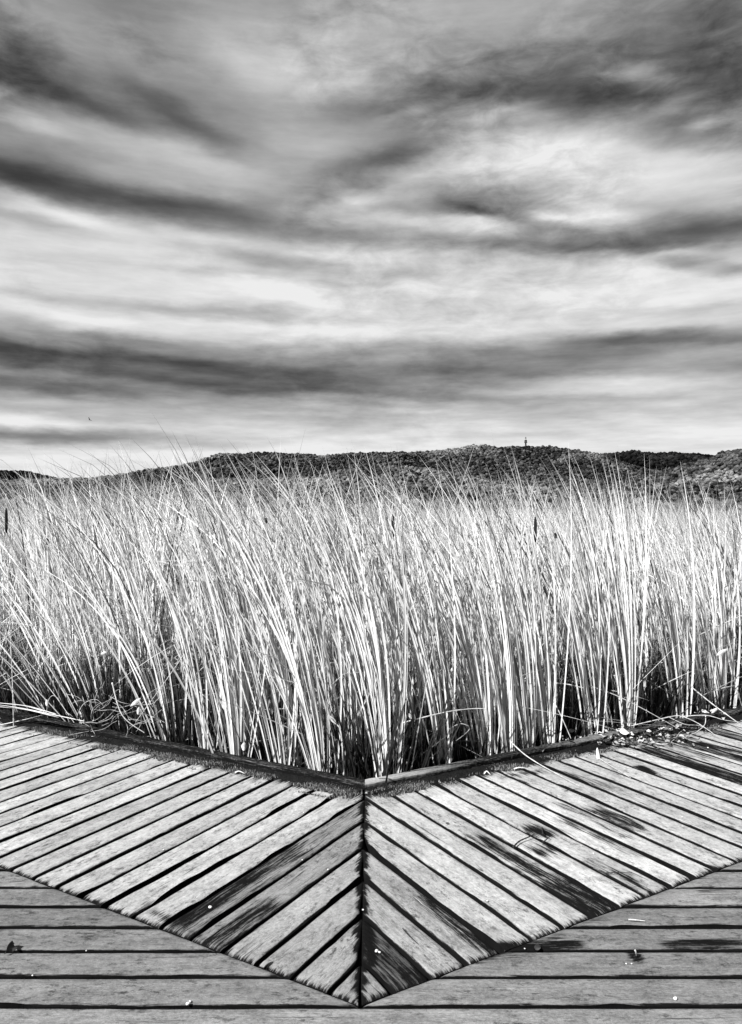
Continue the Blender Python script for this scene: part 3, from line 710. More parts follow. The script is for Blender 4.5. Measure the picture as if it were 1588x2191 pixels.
def clump_field(ymin, ymax, dens, per, S, wmin, cross, widefac=.62, leftpad=1.2):
    area = widefac * (ymax ** 2 - ymin ** 2) + 2 * leftpad * (ymax - ymin)
    n_ = int(area * dens)
    y = np.sqrt(rng.uniform(ymin ** 2, ymax ** 2, n_)); x = rng.uniform(-1, 1, n_) * (y * widefac + leftpad)
    ok = y > kerb_y(x) + .30; x, y = x[ok], y[ok]
    pxx = 794 + FOC * x / y; back = y - kerb_y(x)
    ok = ~(((pxx < 100) & (back < 2.1)) | ((pxx > 1192) & (pxx < 1256) & (back < .85)) | ((pxx > 395) & (pxx < 432) & (back < .7)) | ((pxx > 760) & (pxx < 808) & (back < .5)) | ((pxx > 1405) & (pxx < 1448) & (back < .7)))
    x, y = x[ok], y[ok]
    # openings: reeds stand in stools with dark gaps between
    n2_ = fbm(x * 2.3, y * 2.3, 121, 3); ok = n2_ > .42; x, y = x[ok], y[ok]; n_ = len(x)
    k = rng.integers(max(1, per - 3), per + 4, n_); idx = np.repeat(np.arange(n_), k); N = len(idx)
    wp, ws = wind(x, y)
    bx = x[idx] + rng.normal(0, .028, N); by = y[idx] + rng.normal(0, .028, N)
    bad = by < kerb_y(bx) + .03; by = np.where(bad, kerb_y(bx) + .03 + rng.uniform(0, .05, N), by)
    clean = rng.normal(0, .035, n_)
    phi = wp[idx] + rng.normal(0, .6, N)
    th0 = np.abs(rng.normal(.03, .05, N)) + .02
    flip = rng.uniform(size=N) < .25; phi = np.where(flip, phi + math.pi, phi)
    th1 = np.clip((.40 + 1.1 * (ws[idx] - .3)) + rng.normal(0, .20, N), .02, 1.5) * np.where(flip, .35, 1)
    tall = np.clip(rng.normal(0, 1, N), -2.2, np.where(x[idx] > .1, 1.5, 2.4))
    top = top_height(x, y)[idx] + .12 * tall
    avgcos = np.cos(th0 + th1 / 3.0)
    L = (top - ZB) / np.maximum(avgcos, .35) * rng.choice([1, 1, 1, .86, .7], N)
    droop = rng.uniform(size=N) < .05; th1 = np.where(droop, th1 + 1.3, th1)
    width = np.maximum(rng.uniform(.008, .017, N), wmin)
    shade = np.clip(rng.beta(5.0, 1.0, N), 0, 1); drk = rng.uniform(size=N) < .15; shade = np.where(drk, shade * .06, shade); width = np.where(drk, np.maximum(width * .7, wmin), width)
    base = np.stack([bx, by, np.full(N, ZB)], 1)
    return blades(base, L, phi, th0, th1, width, shade, S, cross, p=rng.choice([1.6, 2.4]))
def reed_bed():
    acc = Acc()
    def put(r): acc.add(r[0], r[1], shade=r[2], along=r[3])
    put(clump_field(4.1, 7.0, 30, 7, 9, 0, 3))
    put(clump_field(7.0, 11.0, 22, 7, 7, 0, 2))
    put(clump_field(11.0, 20.0, 12, 6, 5, .010, 2, .56))
    put(clump_field(20.0, 36.0, 4.5, 6, 4, .014, 2, .54))
    put(clump_field(36.0, 75.0, 1.3, 6, 3, .022, 2, .54))
    # broken and fallen leaves criss-crossing low down
    N = 8000
    y = rng.uniform(4.2, 7.4, N); x = rng.uniform(-1, 1, N) * (y * .6 + .8); ok = y > kerb_y(x) + .30; x, y = x[ok], y[ok]; N = len(x)
    z = rng.uniform(-.38, .40, N) ; L = rng.uniform(.15, .60, N); th = rng.uniform(.3, 2.0, N); ph = rng.uniform(0, 6.28, N)
    put(blades(np.stack([x, y, z], 1), L, ph, th, rng.normal(0, .25, N), rng.uniform(.003, .008, N), np.clip(rng.beta(1.6, 1.2, N), 0, 1), 4, 2, p=1.0))
    N = 26000     # short black blades added between the stools, standing in for shade at the reed feet
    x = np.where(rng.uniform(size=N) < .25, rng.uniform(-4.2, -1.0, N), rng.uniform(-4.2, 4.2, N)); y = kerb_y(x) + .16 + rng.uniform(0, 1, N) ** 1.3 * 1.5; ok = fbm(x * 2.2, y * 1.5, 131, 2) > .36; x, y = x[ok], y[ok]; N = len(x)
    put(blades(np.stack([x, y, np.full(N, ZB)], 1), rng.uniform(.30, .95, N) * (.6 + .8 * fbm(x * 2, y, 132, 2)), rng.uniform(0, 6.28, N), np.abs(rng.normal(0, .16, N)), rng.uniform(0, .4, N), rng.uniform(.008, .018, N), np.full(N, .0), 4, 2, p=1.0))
    N = 2600     # long bent leaves hanging in the stand
    y = rng.uniform(4.3, 8.0, N); x = rng.uniform(-1, 1, N) * (y * .58 + .6); ok = y > kerb_y(x) + .1; x, y = x[ok], y[ok]; N = len(x)
    put(blades(np.stack([x, y, np.full(N, ZB)], 1), rng.uniform(1.1, 1.9, N), rng.uniform(-.4, 3.54, N), rng.uniform(.0, .25, N), rng.uniform(0, .5, N), rng.uniform(.004, .009, N),
               rng.uniform(.2, 1, N), 10, 2, kink=(rng.uniform(.6, 1.9, N), rng.uniform(.35, .8, N))))
    # the tallest leaf tips that stand against the sky and the hills
    tips = [(367,920,6.0,.28,.35),(395,926,6.4,.12,.4),(281,937,6.8,.35,.6),(236,952,7.2,.2,.6),(242,975,7.0,.1,.3),(188,965,7.0,.3,.7),(337,960,6.6,.15,.2),(345,965,7.4,.3,.4),
            (425,968,6.6,.02,.3),(472,950,6.2,.35,.4),(486,938,6.2,.18,.6),(500,948,7.0,.2,.5),(570,933,6.4,.25,.4),(608,955,6.8,.08,.3),(632,960,7.5,.4,.6),(650,970,6.0,.1,.3),
            (742,957,6.6,-.02,.2),(745,985,6.0,.05,.2),(20,1000,7.5,.05,.2),(95,994,7.5,.4,.7),(108,990,7.5,.3,.8),(165,990,8,.3,.6),(171,985,7.4,.1,.2),
            (810,990,6.0,.1,.3),(860,1000,6.4,.05,.3),(920,990,5.6,.3,.7),(935,988,5.8,.35,.8),(962,985,6.2,.02,.2),(1000,1005,6.4,.4,.6),(1145,990,6.2,.02,.15),
            (1220,1010,6.2,.1,.3),(1287,1005,6.4,.02,.2),(1340,1015,6.0,.02,.15),(1325,1025,6.2,.1,.4),(1425,1028,6.4,.35,.6),(1262,1025,6.0,.05,.5),(1100,1020,6.2,.3,.6),(1040,1030,6.2,.3,.7),
            (560,985,6.6,.1,.3),(530,975,6.8,.3,.5),(450,985,7.2,.3,.5),(410,990,7.4,.3,.5),(310,985,8,.3,.5),(260,990,8,.3,.6),(215,992,8,.3,.6),(130,1010,8,.3,.6),(700,1000,6.5,.3,.4),
            (1500,1040,7,.3,.6),(1560,1045,7,.3,.6),(1460,1042,7,.3,.6),(1180,1035,6.5,.3,.6)]
    for (px, py, dd, a0, a1) in tips:
        for rep in range(1):
            X_, Y_, Z_ = at(px, py, dd)
            N = 1; L0 = np.array([(Z_ - ZB) / math.cos(.5 * (a0 + a1) * .8)])
            base = np.array([[0., 0., ZB]])
            args = dict(S=12, cross=3, p=2.0, tw=np.array([.6]), face=np.array([rng.uniform(-.5, .5)]))
            phv = np.array([math.pi + rng.normal(0, .1)])
            for it in range(4):
                r = blades(base, L0, phv, np.array([max(a0, 0) * .5]), np.array([a1]), np.array([.016]), np.array([.06 if rng.uniform() < .75 else .55]), **args)
                L0 = L0 * (Z_ - ZB) / (r[4][0, -1, 2] - ZB)
            off = np.array([X_, Y_, 0]) - r[4][0, -1] * np.array([1, 1, 0])
            put((r[0] + off, r[1], r[2], r[3]))
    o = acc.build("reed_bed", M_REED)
    tag(o, "dense bed of tall pale reeds leaning to the left, filling the marsh", "reeds", kind='stuff'); print("reed faces", len(o.data.polygons))
reed_bed()

# the reed stools that stand right behind the kerb: each one a thing
CL = [ # x in photo, distance behind kerb, blades, lean (radians at root), bend, spread, height, label
 (50,1.2,9,.50,.35,.10,1.7,"reed stool at the far left, its leaves sweeping steeply out of the frame"),
 (160,.30,16,.30,.55,.16,1.75,"reed stool leaning hard to the left above the fallen leaves"),
 (235,.22,22,.26,.55,.16,1.95,"broad bleached reed stool leaning left, beside the bramble tangle"),
 (300,.45,9,.05,.45,.08,1.9,"slender reed stool rising behind the bramble tangle"),
 (378,.14,12,.16,.50,.08,2.0,"reed stool with a dark foot bending left over the kerb's middle stretch"),
 (446,.12,12,.04,.40,.07,2.0,"upright reed stool with a narrow dark foot just left of the brightest stool"),
 (510,.06,26,.03,.40,.11,2.1,"brightest thick white reed stool, its foot touching the left kerb"),
 (556,.28,10,.05,.35,.06,1.9,"thin reed stool half hidden behind the brightest white stool"),
 (614,.05,13,.02,.30,.17,1.9,"reed stool opening in a wide V right behind the left kerb"),
 (648,.30,12,.05,.45,.06,2.0,"reed stool set back between the V-shaped one and the corner"),
 (697,.07,18,.04,.55,.08,2.1,"reed stool curving left, last big one before the corner of the kerb"),
 (748,.30,9,.02,.40,.07,2.0,"sparse reed stool standing behind the corner of the kerb"),
 (795,.35,10,.03,.35,.07,2.0,"reed stool set back just right of the corner"),
 (828,.10,18,.03,.40,.07,2.05,"dense reed stool nearest to the right side of the corner"),
 (858,.22,8,.00,.20,.03,2.0,"stiff narrow reed stool with broad straight blades right of the corner"),
 (905,.30,12,.06,.50,.07,2.0,"grey reed stool set back between two bright ones"),
 (957,.10,18,.06,.50,.09,2.0,"bright reed stool bending left at the mossy stretch of the right kerb"),
 (1000,.35,10,.05,.45,.08,2.0,"dim reed stool seen behind criss-cross stems"),
 (1050,.12,22,.06,.45,.07,2.1,"tall thick reed stool above the kerb where the soil is widest"),
 (1091,.06,12,.02,.35,.05,2.0,"slim reed stool beside the long fallen stem"),
 (1136,.08,18,.05,.45,.08,2.05,"wide pale reed stool behind the first leaf litter"),
 (1178,.08,20,.02,.25,.06,2.05,"straight white reed stool on the left side of the dark opening"),
 (1272,.10,14,.02,.35,.08,2.0,"reed stool narrowing to a point on the right side of the dark opening"),
 (1300,.18,10,.02,.30,.06,1.95,"thin reed stool just behind the pointed one"),
 (1342,.05,24,.01,.22,.09,2.05,"large white reed stool above the pile of dead leaves"),
 (1380,.30,10,.03,.35,.06,1.95,"small reed stool between the large white one and the frayed ones"),
 (1463,.10,16,.02,.35,.08,1.95,"frayed reed stool with grey foot behind the arching twig"),
 (1513,.20,14,.04,.35,.08,1.95,"reed stool with leaves spreading low near the right edge"),
 (1552,.20,14,.00,.30,.10,1.9,"outermost reed stool at the right edge of the photo"),
]
def front_clumps():
    for (px, back, nb, lean, bend, spread, top, label) in CL:
        t = (px - 794) / FOC      # direction; solve for the distance behind the kerb
        sgn = 1 if t > 0 else -1
        y = (APEX + .09 + back + (-sgn * XS) * M2) / (1 - M2 * abs(t)); x = t * y
        N = nb + 4
        bx = x + rng.normal(0, .016, N); by = y + rng.normal(0, .016, N)
        dev = rng.normal(0, 1, N)
        # lean in the plane of x mostly: signed lean
        lx = lean + spread * dev; ly = rng.normal(0, .05, N)
        bendv = np.clip((bend + .16) * rng.uniform(.6, 1.5, N), .02, 1.5)
        phi = math.pi - np.arctan2(ly, 1.0) + rng.normal(0, .25, N); phi = np.where(lx < 0, phi + math.pi, phi)
        th1 = np.where(lx < 0, -bendv * .6 , bendv)
        th0 = np.abs(lx)
        avg = np.cos(np.clip(th0 + np.abs(th1) / 3, 0, 1.2))
        L = (top - .10 + .09 * np.clip(rng.normal(0, 1, N), -2.5, 1.0) - .25 - ZB + .15) / np.maximum(avg, .45) * rng.choice([1, 1, 1, .9, .75], N)
        width = rng.uniform(.0085, .0155, N)
        shade = np.clip(rng.beta(4.5, .8, N), 0, 1); shade = np.where(rng.uniform(size=N) < .08, .15, shade)
        r = blades(np.stack([bx, by, np.full(N, ZB)], 1), L, phi, th0, th1, width, shade, 14, 3, p=1.7, face=rng.normal(-.5, .6, N), tw=rng.normal(0, .6, N))
        o = mesh("reed_stool", r[0], r[1], M_FRONT, None, False, dict(shade=r[2], along=r[3]), loc=(x, y, ZB))
        tag(o, label, "reeds", "reed stools along the kerb")
front_clumps()

# cattail stalks with their brown seed heads
CT = [(13,1086,1140,5.4,"cattail with a long dark seed head at the far left edge"),(101,1150,1166,5.6,"cattail with a short dark seed head low on the left"),
      (569,1107,1120,5.4,"cattail with a stubby seed head above the brightest reed stool"),(648,1134,1158,4.9,"cattail with a thin seed head left of the corner"),
      (840,1098,1152,4.9,"tallest cattail with a long fat seed head right of the corner"),(1145,1105,1160,5.2,"slim cattail in the right half with a faded seed head"),
      (490,1134,1146,5.6,"cattail with the smallest seed head left of centre"),(1188,1140,1152,5.4,"short cattail right of the slim faded one")]
for (px, y0, y1, dd, label) in CT:
    X0, Y0, Z0 = at(px, y0, dd); Z1 = at(px, y1, dd)[2]
    t = empty("cattail", (X0 + .05, dd + .02, ZB)); tag(t, label, "cattail", "cattails among the reeds")
    pts = smooth_path([(0, 0, 0), (-.01, 0, .6), (-.03, -.01, 1.2), (-.05, -.02, Z0 - ZB + .10)], 14)
    V, F = tube(pts, np.linspace(.0045, .002, 14), 6); mesh("stem", V, F, M_STEM, t, True)
    zz_ = np.linspace(Z1 - ZB, Z0 - ZB, 9); rr = .0105 * np.array([.3, .85, 1, 1, 1, 1, .97, .85, .3])
    V, F = tube([(-.048, -.02, z) for z in zz_], rr, 10); mesh("seed_head", V, F, M_SPIKE, t, True)

# ------------------------------------------------------------------ small things on the deck
def stem_thing(name, pts, r, m, label, cat, group=None, n=28, ns=6):
    P_ = smooth_path(pts, n); loc = tuple(P_[0]); rad = np.linspace(r, r * .5, n) * (1 + .15 * np.sin(np.arange(n) * 1.7))
    V, F = tube(P_ - P_[0], rad, ns); o = mesh(name, V, F, m, None, True); o.location = loc
    tag(o, label, cat, group); return o
def G3(px, py, z): return ground(px, py, z)
def ribbon(pts, w0, n=18):
    P_ = smooth_path(pts, n); T = np.gradient(P_, axis=0); T /= np.linalg.norm(T, axis=1)[:, None]
    W = np.cross(T, (0.1, .3, 1)); W /= np.linalg.norm(W, axis=1)[:, None]; U_ = np.cross(W, T)
    hw = w0 * .5 * np.clip(1 - np.linspace(0, 1, n) ** 3, .05, 1)
    V = np.stack([P_ - W * hw[:, None], P_ + U_ * hw[:, None] * .5, P_ + W * hw[:, None], P_ - U_ * hw[:, None] * .2], 1)
    q = []
    for i in range(n - 1):
        for k in range(4): q.append((i * 4 + k, i * 4 + (k + 1) % 4, (i + 1) * 4 + (k + 1) % 4, (i + 1) * 4 + k))
    q += [(3, 2, 1, 0), ((n - 1) * 4, (n - 1) * 4 + 1, (n - 1) * 4 + 2, (n - 1) * 4 + 3)]
    return V.reshape(-1, 3), np.array(q), np.repeat(np.linspace(0, .6, n), 4)
def leaf_thing(name, pts, w0, shade, label, cat, group=None):
    V, F, al = ribbon(pts, w0); o = mesh(name, V, F, M_FRONT, None, False, dict(shade=np.full(len(V), shade), along=al), loc=tuple(V[0]))
    tag(o, label, cat, group)
# fallen leaves over the left kerb
dd = 5.35
fl = [([at(98,1524,5.35), at(50,1462,5.35), at(0,1402,5.3), at(-60,1330,5.3)], "upper of the long fallen leaves fanning left from the kerb"),
      ([at(92,1522,5.38), at(46,1474,5.38), at(0,1424,5.36), at(-60,1350,5.4)], "second long fallen leaf of the left fan, counted from the top"),
      ([at(60,1516,5.42), at(30,1480,5.42), at(0,1438,5.4), at(-50,1380,5.4)], "third long fallen leaf of the left fan, ending before the kerb"),
      ([at(55,1512,5.5), at(20,1462,5.5), at(-30,1400,5.5)], "shortest leaf of the left fan, furthest behind"),
      ([at(180,1543,5.12), at(100,1526,5.2), at(40,1514,5.3), at(-60,1500,5.4)], "fallen leaf lying along the top of the left kerb, tip to the right"),
      ([at(125,1535,5.2), at(60,1519,5.3), at(0,1512,5.35), at(-80,1506,5.4)], "flat leaf lying just above the kerb at the left edge"),
      ([at(120,1528,5.26), at(60,1511,5.36), at(0,1504,5.4), at(-80,1494,5.5)], "highest of the flat leaves resting on the left kerb"),
      ([at(100,1524,5.4), at(40,1508,5.46), at(-70,1500,5.5)], "thin leaf tucked behind the flat ones on the left kerb"),
      ([G3(0,1551,.012), G3(60,1538,.04), at(98,1527,5.25)], "bent dark leaf crossing the left kerb down to the boards")]
for p_, lb in fl: leaf_thing("fallen_leaf", p_, .016, .95, lb, "leaf", "fallen reed leaves over the left kerb")
# stems and twigs at the right kerb
K = lambda px, py, z=.05: G3(px, py, z)
stem_thing("twig", [K(1340,1562,.03), K(1352,1553,.06), K(1400,1541,.08), K(1440,1532,.1), K(1458,1532,.1), K(1490,1545,.07), K(1525,1568,.03)], .0045, M_STEM, "pale arching twig lying over the right kerb", "twig")
stem_thing("twig", [K(1455,1533,.09), K(1510,1530,.12), K(1550,1540,.10), K(1588,1545,.08)], .003, M_STEM, "thin twig continuing right from the pale arching twig", "twig")
stem_thing("twig", [K(1510,1531,.11), K(1508,1550,.06), K(1490,1566,.03), K(1470,1574,.01), K(1468,1580,.006)], .003, M_STEM, "hooked twig hanging down to the boards at the right kerb", "twig")
stem_thing("twig", [K(1430,1533,.08), K(1465,1549,.05), K(1500,1553,.03), K(1530,1572,.01)], .0025, M_STEM, "fine twig in the middle of the litter at the right kerb", "twig")
stem_thing("twig", [K(1400,1588,.01), K(1420,1592,.01), K(1440,1584,.02), K(1455,1566,.03)], .003, M_STEM, "curled twig below the dead leaves on the right", "twig")
stem_thing("fallen_reed", [K(1090,1583,.10), K(1118,1610,.05), K(1150,1632,.02), K(1200,1660,.006), K(1240,1682,.005)], .0042, M_STEM, "long pale stem fallen from the reeds across the right boards", "stem")
stem_thing("fallen_reed", [K(1284,1623,.006), K(1310,1640,.006), K(1350,1664,.005)], .0026, M_STEM, "short pale stem lying along a right board below the litter", "stem")
stem_thing("fallen_reed", [K(1208,1692,.005), K(1230,1688,.006), K(1248,1688,.005)], .002, M_TWIG, "thin dark stem touching the end of the long pale one", "stem")
stem_thing("stick", [K(1098,1812,.008), K(1112,1799,.012), K(1130,1791,.014), K(1143,1785,.012)], .004, M_TWIG, "dark crooked stick on the right boards, left of its pair", "stick")
stem_thing("stick", [K(1160,1803,.008), K(1170,1795,.012), K(1176,1790,.01)], .0032, M_TWIG, "short dark stick on the right boards, right of its pair", "stick")
stem_thing("stick", [K(1160,1770,.006), K(1161,1780,.02), K(1163,1787,.008)], .003, M_TWIG, "tiny upright dark splinter between the two sticks", "stick")
stem_thing("stick", [K(862,1986,.005), K(874,2000,.006), K(893,2018,.005)], .0022, M_TWIG, "thin dark curved stick on a pale board near the tip", "stick")
stem_thing("stick", [K(1345,1967,.005), K(1362,1968,.007), K(1380,1970,.005)], .003, M_STEM, "small pale stick on a level board at the right", "stick")
stem_thing("stick", [K(1359,2032,.03), K(1361,2038,.02), K(1362,2044,.004)], .003, M_STEM, "little pale peg standing in a gap of the level boards", "stick")
stem_thing("stick", [K(1295,1868,.005), K(1320,1866,.007), K(1352,1866,.005)], .0022, M_TWIG, "fine dark stick lying level across the right boards", "stick")
# white upright leaf by the kerb at the right
leaf_thing("fallen_leaf", [K(1281,1624,.0), K(1279,1610,.03), K(1278,1599,.055)], .02, 1.0, "small white leaf standing upright below the right kerb", "leaf")
for (pts, lb) in [([K(928,1655,.012), K(938,1652,.014), K(950,1648,.012)], "pale chip lying on the soil right of the corner"),
                  ([K(1100,1645,.01), K(1112,1642,.016), K(1130,1644,.01)], "pale curled leaf scrap at the board ends below the long stem"),
                  ([K(503,1653,.008), K(512,1650,.014), K(524,1655,.008)], "white leaf scrap lying against the left kerb's moss"),
                  ([K(1036,1655,.008), K(1042,1650,.02), K(1050,1658,.006)], "folded white leaf scrap at the edge of the soil right of the corner"),
                  ([K(1016,1848,.006), K(1024,1856,.012), K(1032,1862,.006)], "small curled brown leaf on a middle right board"),
                  ([K(560,2068,.006), K(570,2056,.012), K(580,2054,.006)], "dark torn leaf near the lower left chevron edge")]:
    leaf_thing("leaf_scrap", pts, .018, .3 if 'brown' in lb or 'dark' in lb else 1.0, lb, "leaf")
# curled broad leaves
def curled(px, py, z, size, seed, shade, label=None, acc=None, zz0=None, back=0):
    r_ = np.random.default_rng(seed); X0, Y0, Z0 = G3(px, py, z); Y0 += back; X0 += back * (px - 794) / FOC
    nu, nv = 9, 6; u, v = np.meshgrid(np.linspace(-1, 1, nu), np.linspace(-1, 1, nv), indexing='ij')
    wv = (1 - np.abs(u) ** 1.7) * .5 + .02
    lx, ly = u, v * wv; lz = .45 * r_.uniform(.3, 1.3) * ly ** 2 * 2 + .3 * r_.uniform(-1, 1) * u ** 2 + .14 * np.sin(u * r_.uniform(3, 7) + v * 3)
    an = r_.uniform(0, 6.28); ti = r_.uniform(-1.0, 1.0)
    P_ = np.stack([lx, ly * math.cos(ti) - lz * math.sin(ti), ly * math.sin(ti) + lz * math.cos(ti)], -1)
    P_ = np.stack([P_[..., 0] * math.cos(an) - P_[..., 1] * math.sin(an), P_[..., 0] * math.sin(an) + P_[..., 1] * math.cos(an), P_[..., 2]], -1) * size
    P_[..., 2] -= P_[..., 2].min() - .002
    P_ = P_.reshape(-1, 3) + (X0, Y0, z); F = grid_faces(nu, nv)
    V = np.concatenate([P_, P_ - (0, 0, .0012)]); F = np.concatenate([F, F[:, ::-1] + len(P_)])
    if acc is not None: acc.add(V, F, shade=shade); return
    o = mesh("dead_leaf", V, F, M_LEAF, None, True, dict(shade=np.full(len(V), shade)), loc=(X0, Y0, z)); tag(o, label, "leaf")
def litter():
    acc = Acc(); k = 0
    for i in range(340):
        if i < 110: px, py = rnd.gauss(1325, 22), rnd.gauss(1580, 9)
        elif i < 220: px, py = rnd.gauss(1420, 38), rnd.gauss(1572, 11)
        else: px = rnd.uniform(1110, 1560); py = 1690 - (px - 780) * .182 - 40 + rnd.gauss(14, 9)
        curled(px, py, rnd.uniform(.0, .035), rnd.uniform(.007, .028), 500 + i, rnd.choice([.8, .9, .5, .25, .1, .08]), acc=acc)
    o = acc.build("leaf_litter", M_LEAF, smooth=True); tag(o, "heap of dead curled leaves caught on the right kerb", "leaf litter", kind='stuff')
litter()
curled(1335, 1572, .035, .055, 901, 1.0, "largest pale crumpled leaf draped over the right kerb")
curled(1426, 1562, .03, .040, 905, 1.0, "pale folded leaf beneath the arching twig at the right kerb")
curled(24, 2033, .003, .030, 906, .10, "black shrivelled leaf on the level boards at the lower left")
curled(1150, 2030, .002, .018, 909, .1, "tiny dark leaf on the dark level board at the right")
curled(957, 1762, .002, .012, 910, .2, "speck of brown leaf on the upper right boards")
curled(405, 1584, .03, .022, 911, 1.0, "white leaf scrap sitting on top of the left kerb")
# bramble and dry leaves in the foot of the reeds
def air_leaf(px, py, dd, size, label, tilt=.4, asp=.45):
    X0, Y0, Z0 = at(px, py, dd); nu, nv = 9, 5
    u, v = np.meshgrid(np.linspace(-1, 1, nu), np.linspace(-1, 1, nv), indexing='ij'); wv = (1 - np.abs(u) ** 1.8) * asp + .02
    lx = v * wv; lz = u; ly = .35 * lx ** 2 * 3 - .1 * u
    c, s_ = math.cos(tilt), math.sin(tilt); P_ = np.stack([lx * c + lz * s_, ly, -lx * s_ + lz * c], -1).reshape(-1, 3) * size
    P_ = P_ + (X0, Y0, Z0); F = grid_faces(nu, nv); V = np.concatenate([P_, P_ + (0, .0012, 0)]); F = np.concatenate([F, F[:, ::-1] + len(P_)])
    o = mesh("dead_leaf", V, F, M_LEAF, None, True, dict(shade=np.full(len(V), 1.05)), loc=(X0, Y0, Z0)); tag(o, label, "leaf")
air_leaf(100,1503,5.2,.024,"small oval white leaf hanging beside the left kerb's fallen leaves",.1)
air_leaf(478,1508,4.75,.034,"pale broad leaf caught in the stems left of the brightest stool",-.2,.35)
air_leaf(522,1597,4.62,.028,"round white leaf standing on the left kerb at the brightest stool's foot",.1,.6)
air_leaf(290,1502,4.95,.045,"long withered white leaf hanging in the bramble tangle",.9,.25)
air_leaf(296,1520,4.93,.026,"smaller withered leaf dangling under the long one",.2,.4)
air_leaf(712,1540,4.35,.040,"twisted white leaf bent over near the corner",-.7,.25)
air_leaf(878,1532,4.45,.020,"small white leaf held between stems right of the corner",-.4,.4)
air_leaf(300,1335,5.0,.035,"crumpled white leaf high in the left reeds",-.6,.5)
air_leaf(222,1397,5.0,.022,"small crumpled white leaf left of the higher crumpled one",1.2,.4)
air_leaf(972,1430,4.7,.028,"crumpled leaf caught at mid height right of centre",1.0,.4)
air_leaf(1530,1520,5.4,.030,"withered leaf lying by the kerb near the right edge",.9,.4)
air_leaf(1545,1395,5.6,.050,"torn pale leaf hanging in the reeds at the right edge",1.0,.25)
stem_thing("dry_stem", [at(736,1660,4.30), at(733,1600,4.32), at(728,1560,4.33), at(715,1545,4.33), at(703,1530,4.33)], .005, M_STEM, "bright bent stem standing at the corner with a hooked top", "stem", None)
stem_thing("dry_stem", [at(862,1546,4.45), at(900,1536,4.45), at(960,1522,4.5), at(1010,1516,4.55), at(1042,1516,4.55)], .0045, M_STEM, "pale stem leaning almost level through the reeds right of the corner", "stem")
stem_thing("dry_stem", [at(1165,1460,5.0), at(1210,1463,5.0), at(1250,1472,5.0)], .005, M_STEM, "pale broken stem bridging the dark opening on the right", "stem")
stem_thing("dry_stem", [at(1180,1490,5.0), at(1200,1530,4.95), at(1222,1580,4.9)], .004, M_STEM, "thin stem slanting down across the dark opening", "stem")
stem_thing("dry_stem", [at(1140,1440,5.3), at(1300,1480,5.2), at(1455,1560,5.15)], .004, M_STEM, "long thin stem slanting down to the arching twig", "stem")
stem_thing("dry_stem", [at(1480,1470,5.5), at(1530,1510,5.4), at(1585,1550,5.2)], .005, M_STEM, "pale stem slanting down to the boards at the right edge", "stem")
stem_thing("dry_stem", [at(450,1310,5.0), at(380,1420,4.95), at(290,1545,4.9)], .003, M_STEM, "thin stem slanting down left through the bramble tangle", "stem")
stem_thing("dry_stem", [at(240,1460,4.95), at(262,1530,4.9), at(310,1568,4.9)], .005, M_STEM, "thick pale stem bent down at the foot of the broad left stool", "stem")
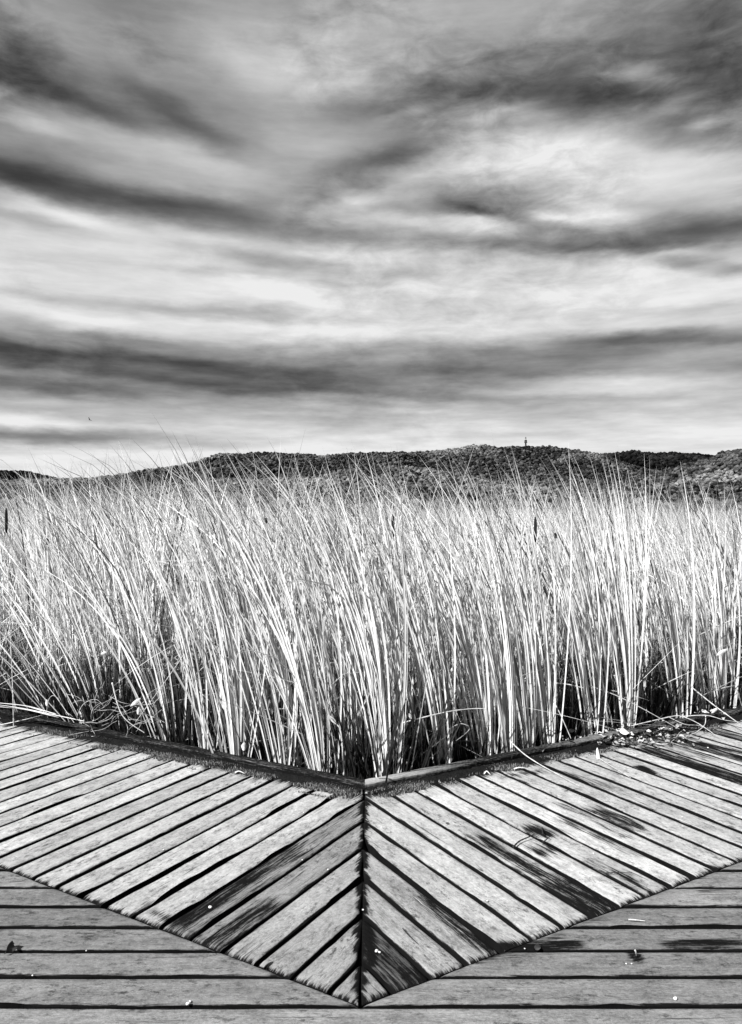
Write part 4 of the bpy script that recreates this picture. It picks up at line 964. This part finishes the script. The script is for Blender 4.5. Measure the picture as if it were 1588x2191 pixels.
def bramble():
    acc = Acc()
    r_ = random.Random(5)
    for i in range(34):
        px, py = r_.uniform(190, 330), r_.uniform(1500, 1570); dd = 4.95 + r_.uniform(-.08, .2) + (260 - px) * .0016
        a = r_.uniform(0, 6.28); pts = [at(px, py, dd)]
        for k in range(5):
            a += r_.uniform(-.45, .45); px += 13 * math.cos(a); py += 10 * math.sin(a); py = min(py, 1575); pts.append(at(px, py, dd + r_.uniform(-.03, .03)))
        V, F = tube(smooth_path(pts, 20), .0012, 4); acc.add(V, F)
    o = acc.build("bramble_tangle", M_STEM, smooth=True, loc=at(260, 1560, 5.0)); tag(o, "tangle of thin curling dry vines at the foot of the left reeds", "vines", kind='stuff')
    for (p_, lb) in [([at(100,1525,5.2), at(103,1500,5.2), at(112,1488,5.2), at(122,1492,5.2), at(128,1500,5.2)], "small curled tendril with a hook beside the left kerb"),
                     ([at(165,1530,5.1), at(180,1505,5.1), at(205,1496,5.1), at(222,1510,5.1)], "arched thin vine left of the bramble tangle"),
                     ([at(960,1560,4.6), at(985,1548,4.6), at(1005,1556,4.6), at(995,1570,4.6), at(975,1585,4.6)], "curly thin vine right of the corner behind the kerb")]:
        stem_thing("vine", p_, .0022, M_STEM, lb, "vine")
bramble()
# pebbles
PB = [(450,1942,.010,"largest white pebble, on the dark stained left board"),(806,2036,.010,"broad white pebble on the dark triangular board near the tip"),(812,2038,.007,"smaller pebble touching the broad one near the tip"),
      (402,2149,.009,"white pebble in the lowest gap at the left"),(407,2143,.006,"small pebble just above the one in the lowest gap"),(1445,2138,.010,"white pebble on the level boards at the lower right"),
      (702,1861,.006,"pebble in a gap left of the seam, upper"),(647,1840,.005,"tiny pebble on the edge of the dark board left of the seam"),(1043,1928,.007,"grey pebble in a gap of the right boards"),
      (777,1947,.006,"pebble lying in the mitred seam"),(1160,1720,.005,"tiny pebble on the upper right boards"),(1270,1826,.005,"tiny pebble below the sticks on the right"),
      (880,1676,.006,"white chip on the soil right of the corner"),(942,1674,.005,"white chip at the edge of the soil, further right"),(350,1818,.005,"pebble on a left board, middle distance"),
      (182,1690,.005,"pebble between far left boards"),(650,1739,.005,"pebble in a gap just below the moss"),(1460,1748,.005,"pebble among the far right boards"),
      (1515,1600,.008,"white pebble near the right edge below the kerb"),(1123,2030,.004,"speck of grit on the dark level board"),(208,1657,.004,"speck of grit on far left boards"),
      (1340,2062,.004,"first of two specks in the gap of the right level boards"),(1352,2062,.004,"second of two specks in the gap of the right level boards"),(185,2034,.004,"grit in a gap of the left level boards"),(70,2087,.004,"grit in the gap nearest the lower left corner")]
iv, jf = ico(2)
for i, (px, py, r, lb) in enumerate(PB):
    X0, Y0, _ = G3(px, py, 0); s_ = 1 + .45 * (vnoise(iv[:, 0] * 1.6 + i * 5, iv[:, 1] * 1.6 + iv[:, 2] * 1.3, i) - .5)
    r *= .75; V = iv * s_[:, None] * (r, r * .8, r * .62); o = mesh("pebble", V, jf, M_STONE, None, True); o.location = (X0, Y0, r * .45); o.rotation_euler.z = i * 1.3
    tag(o, lb, "pebble", "pebbles on the boards")
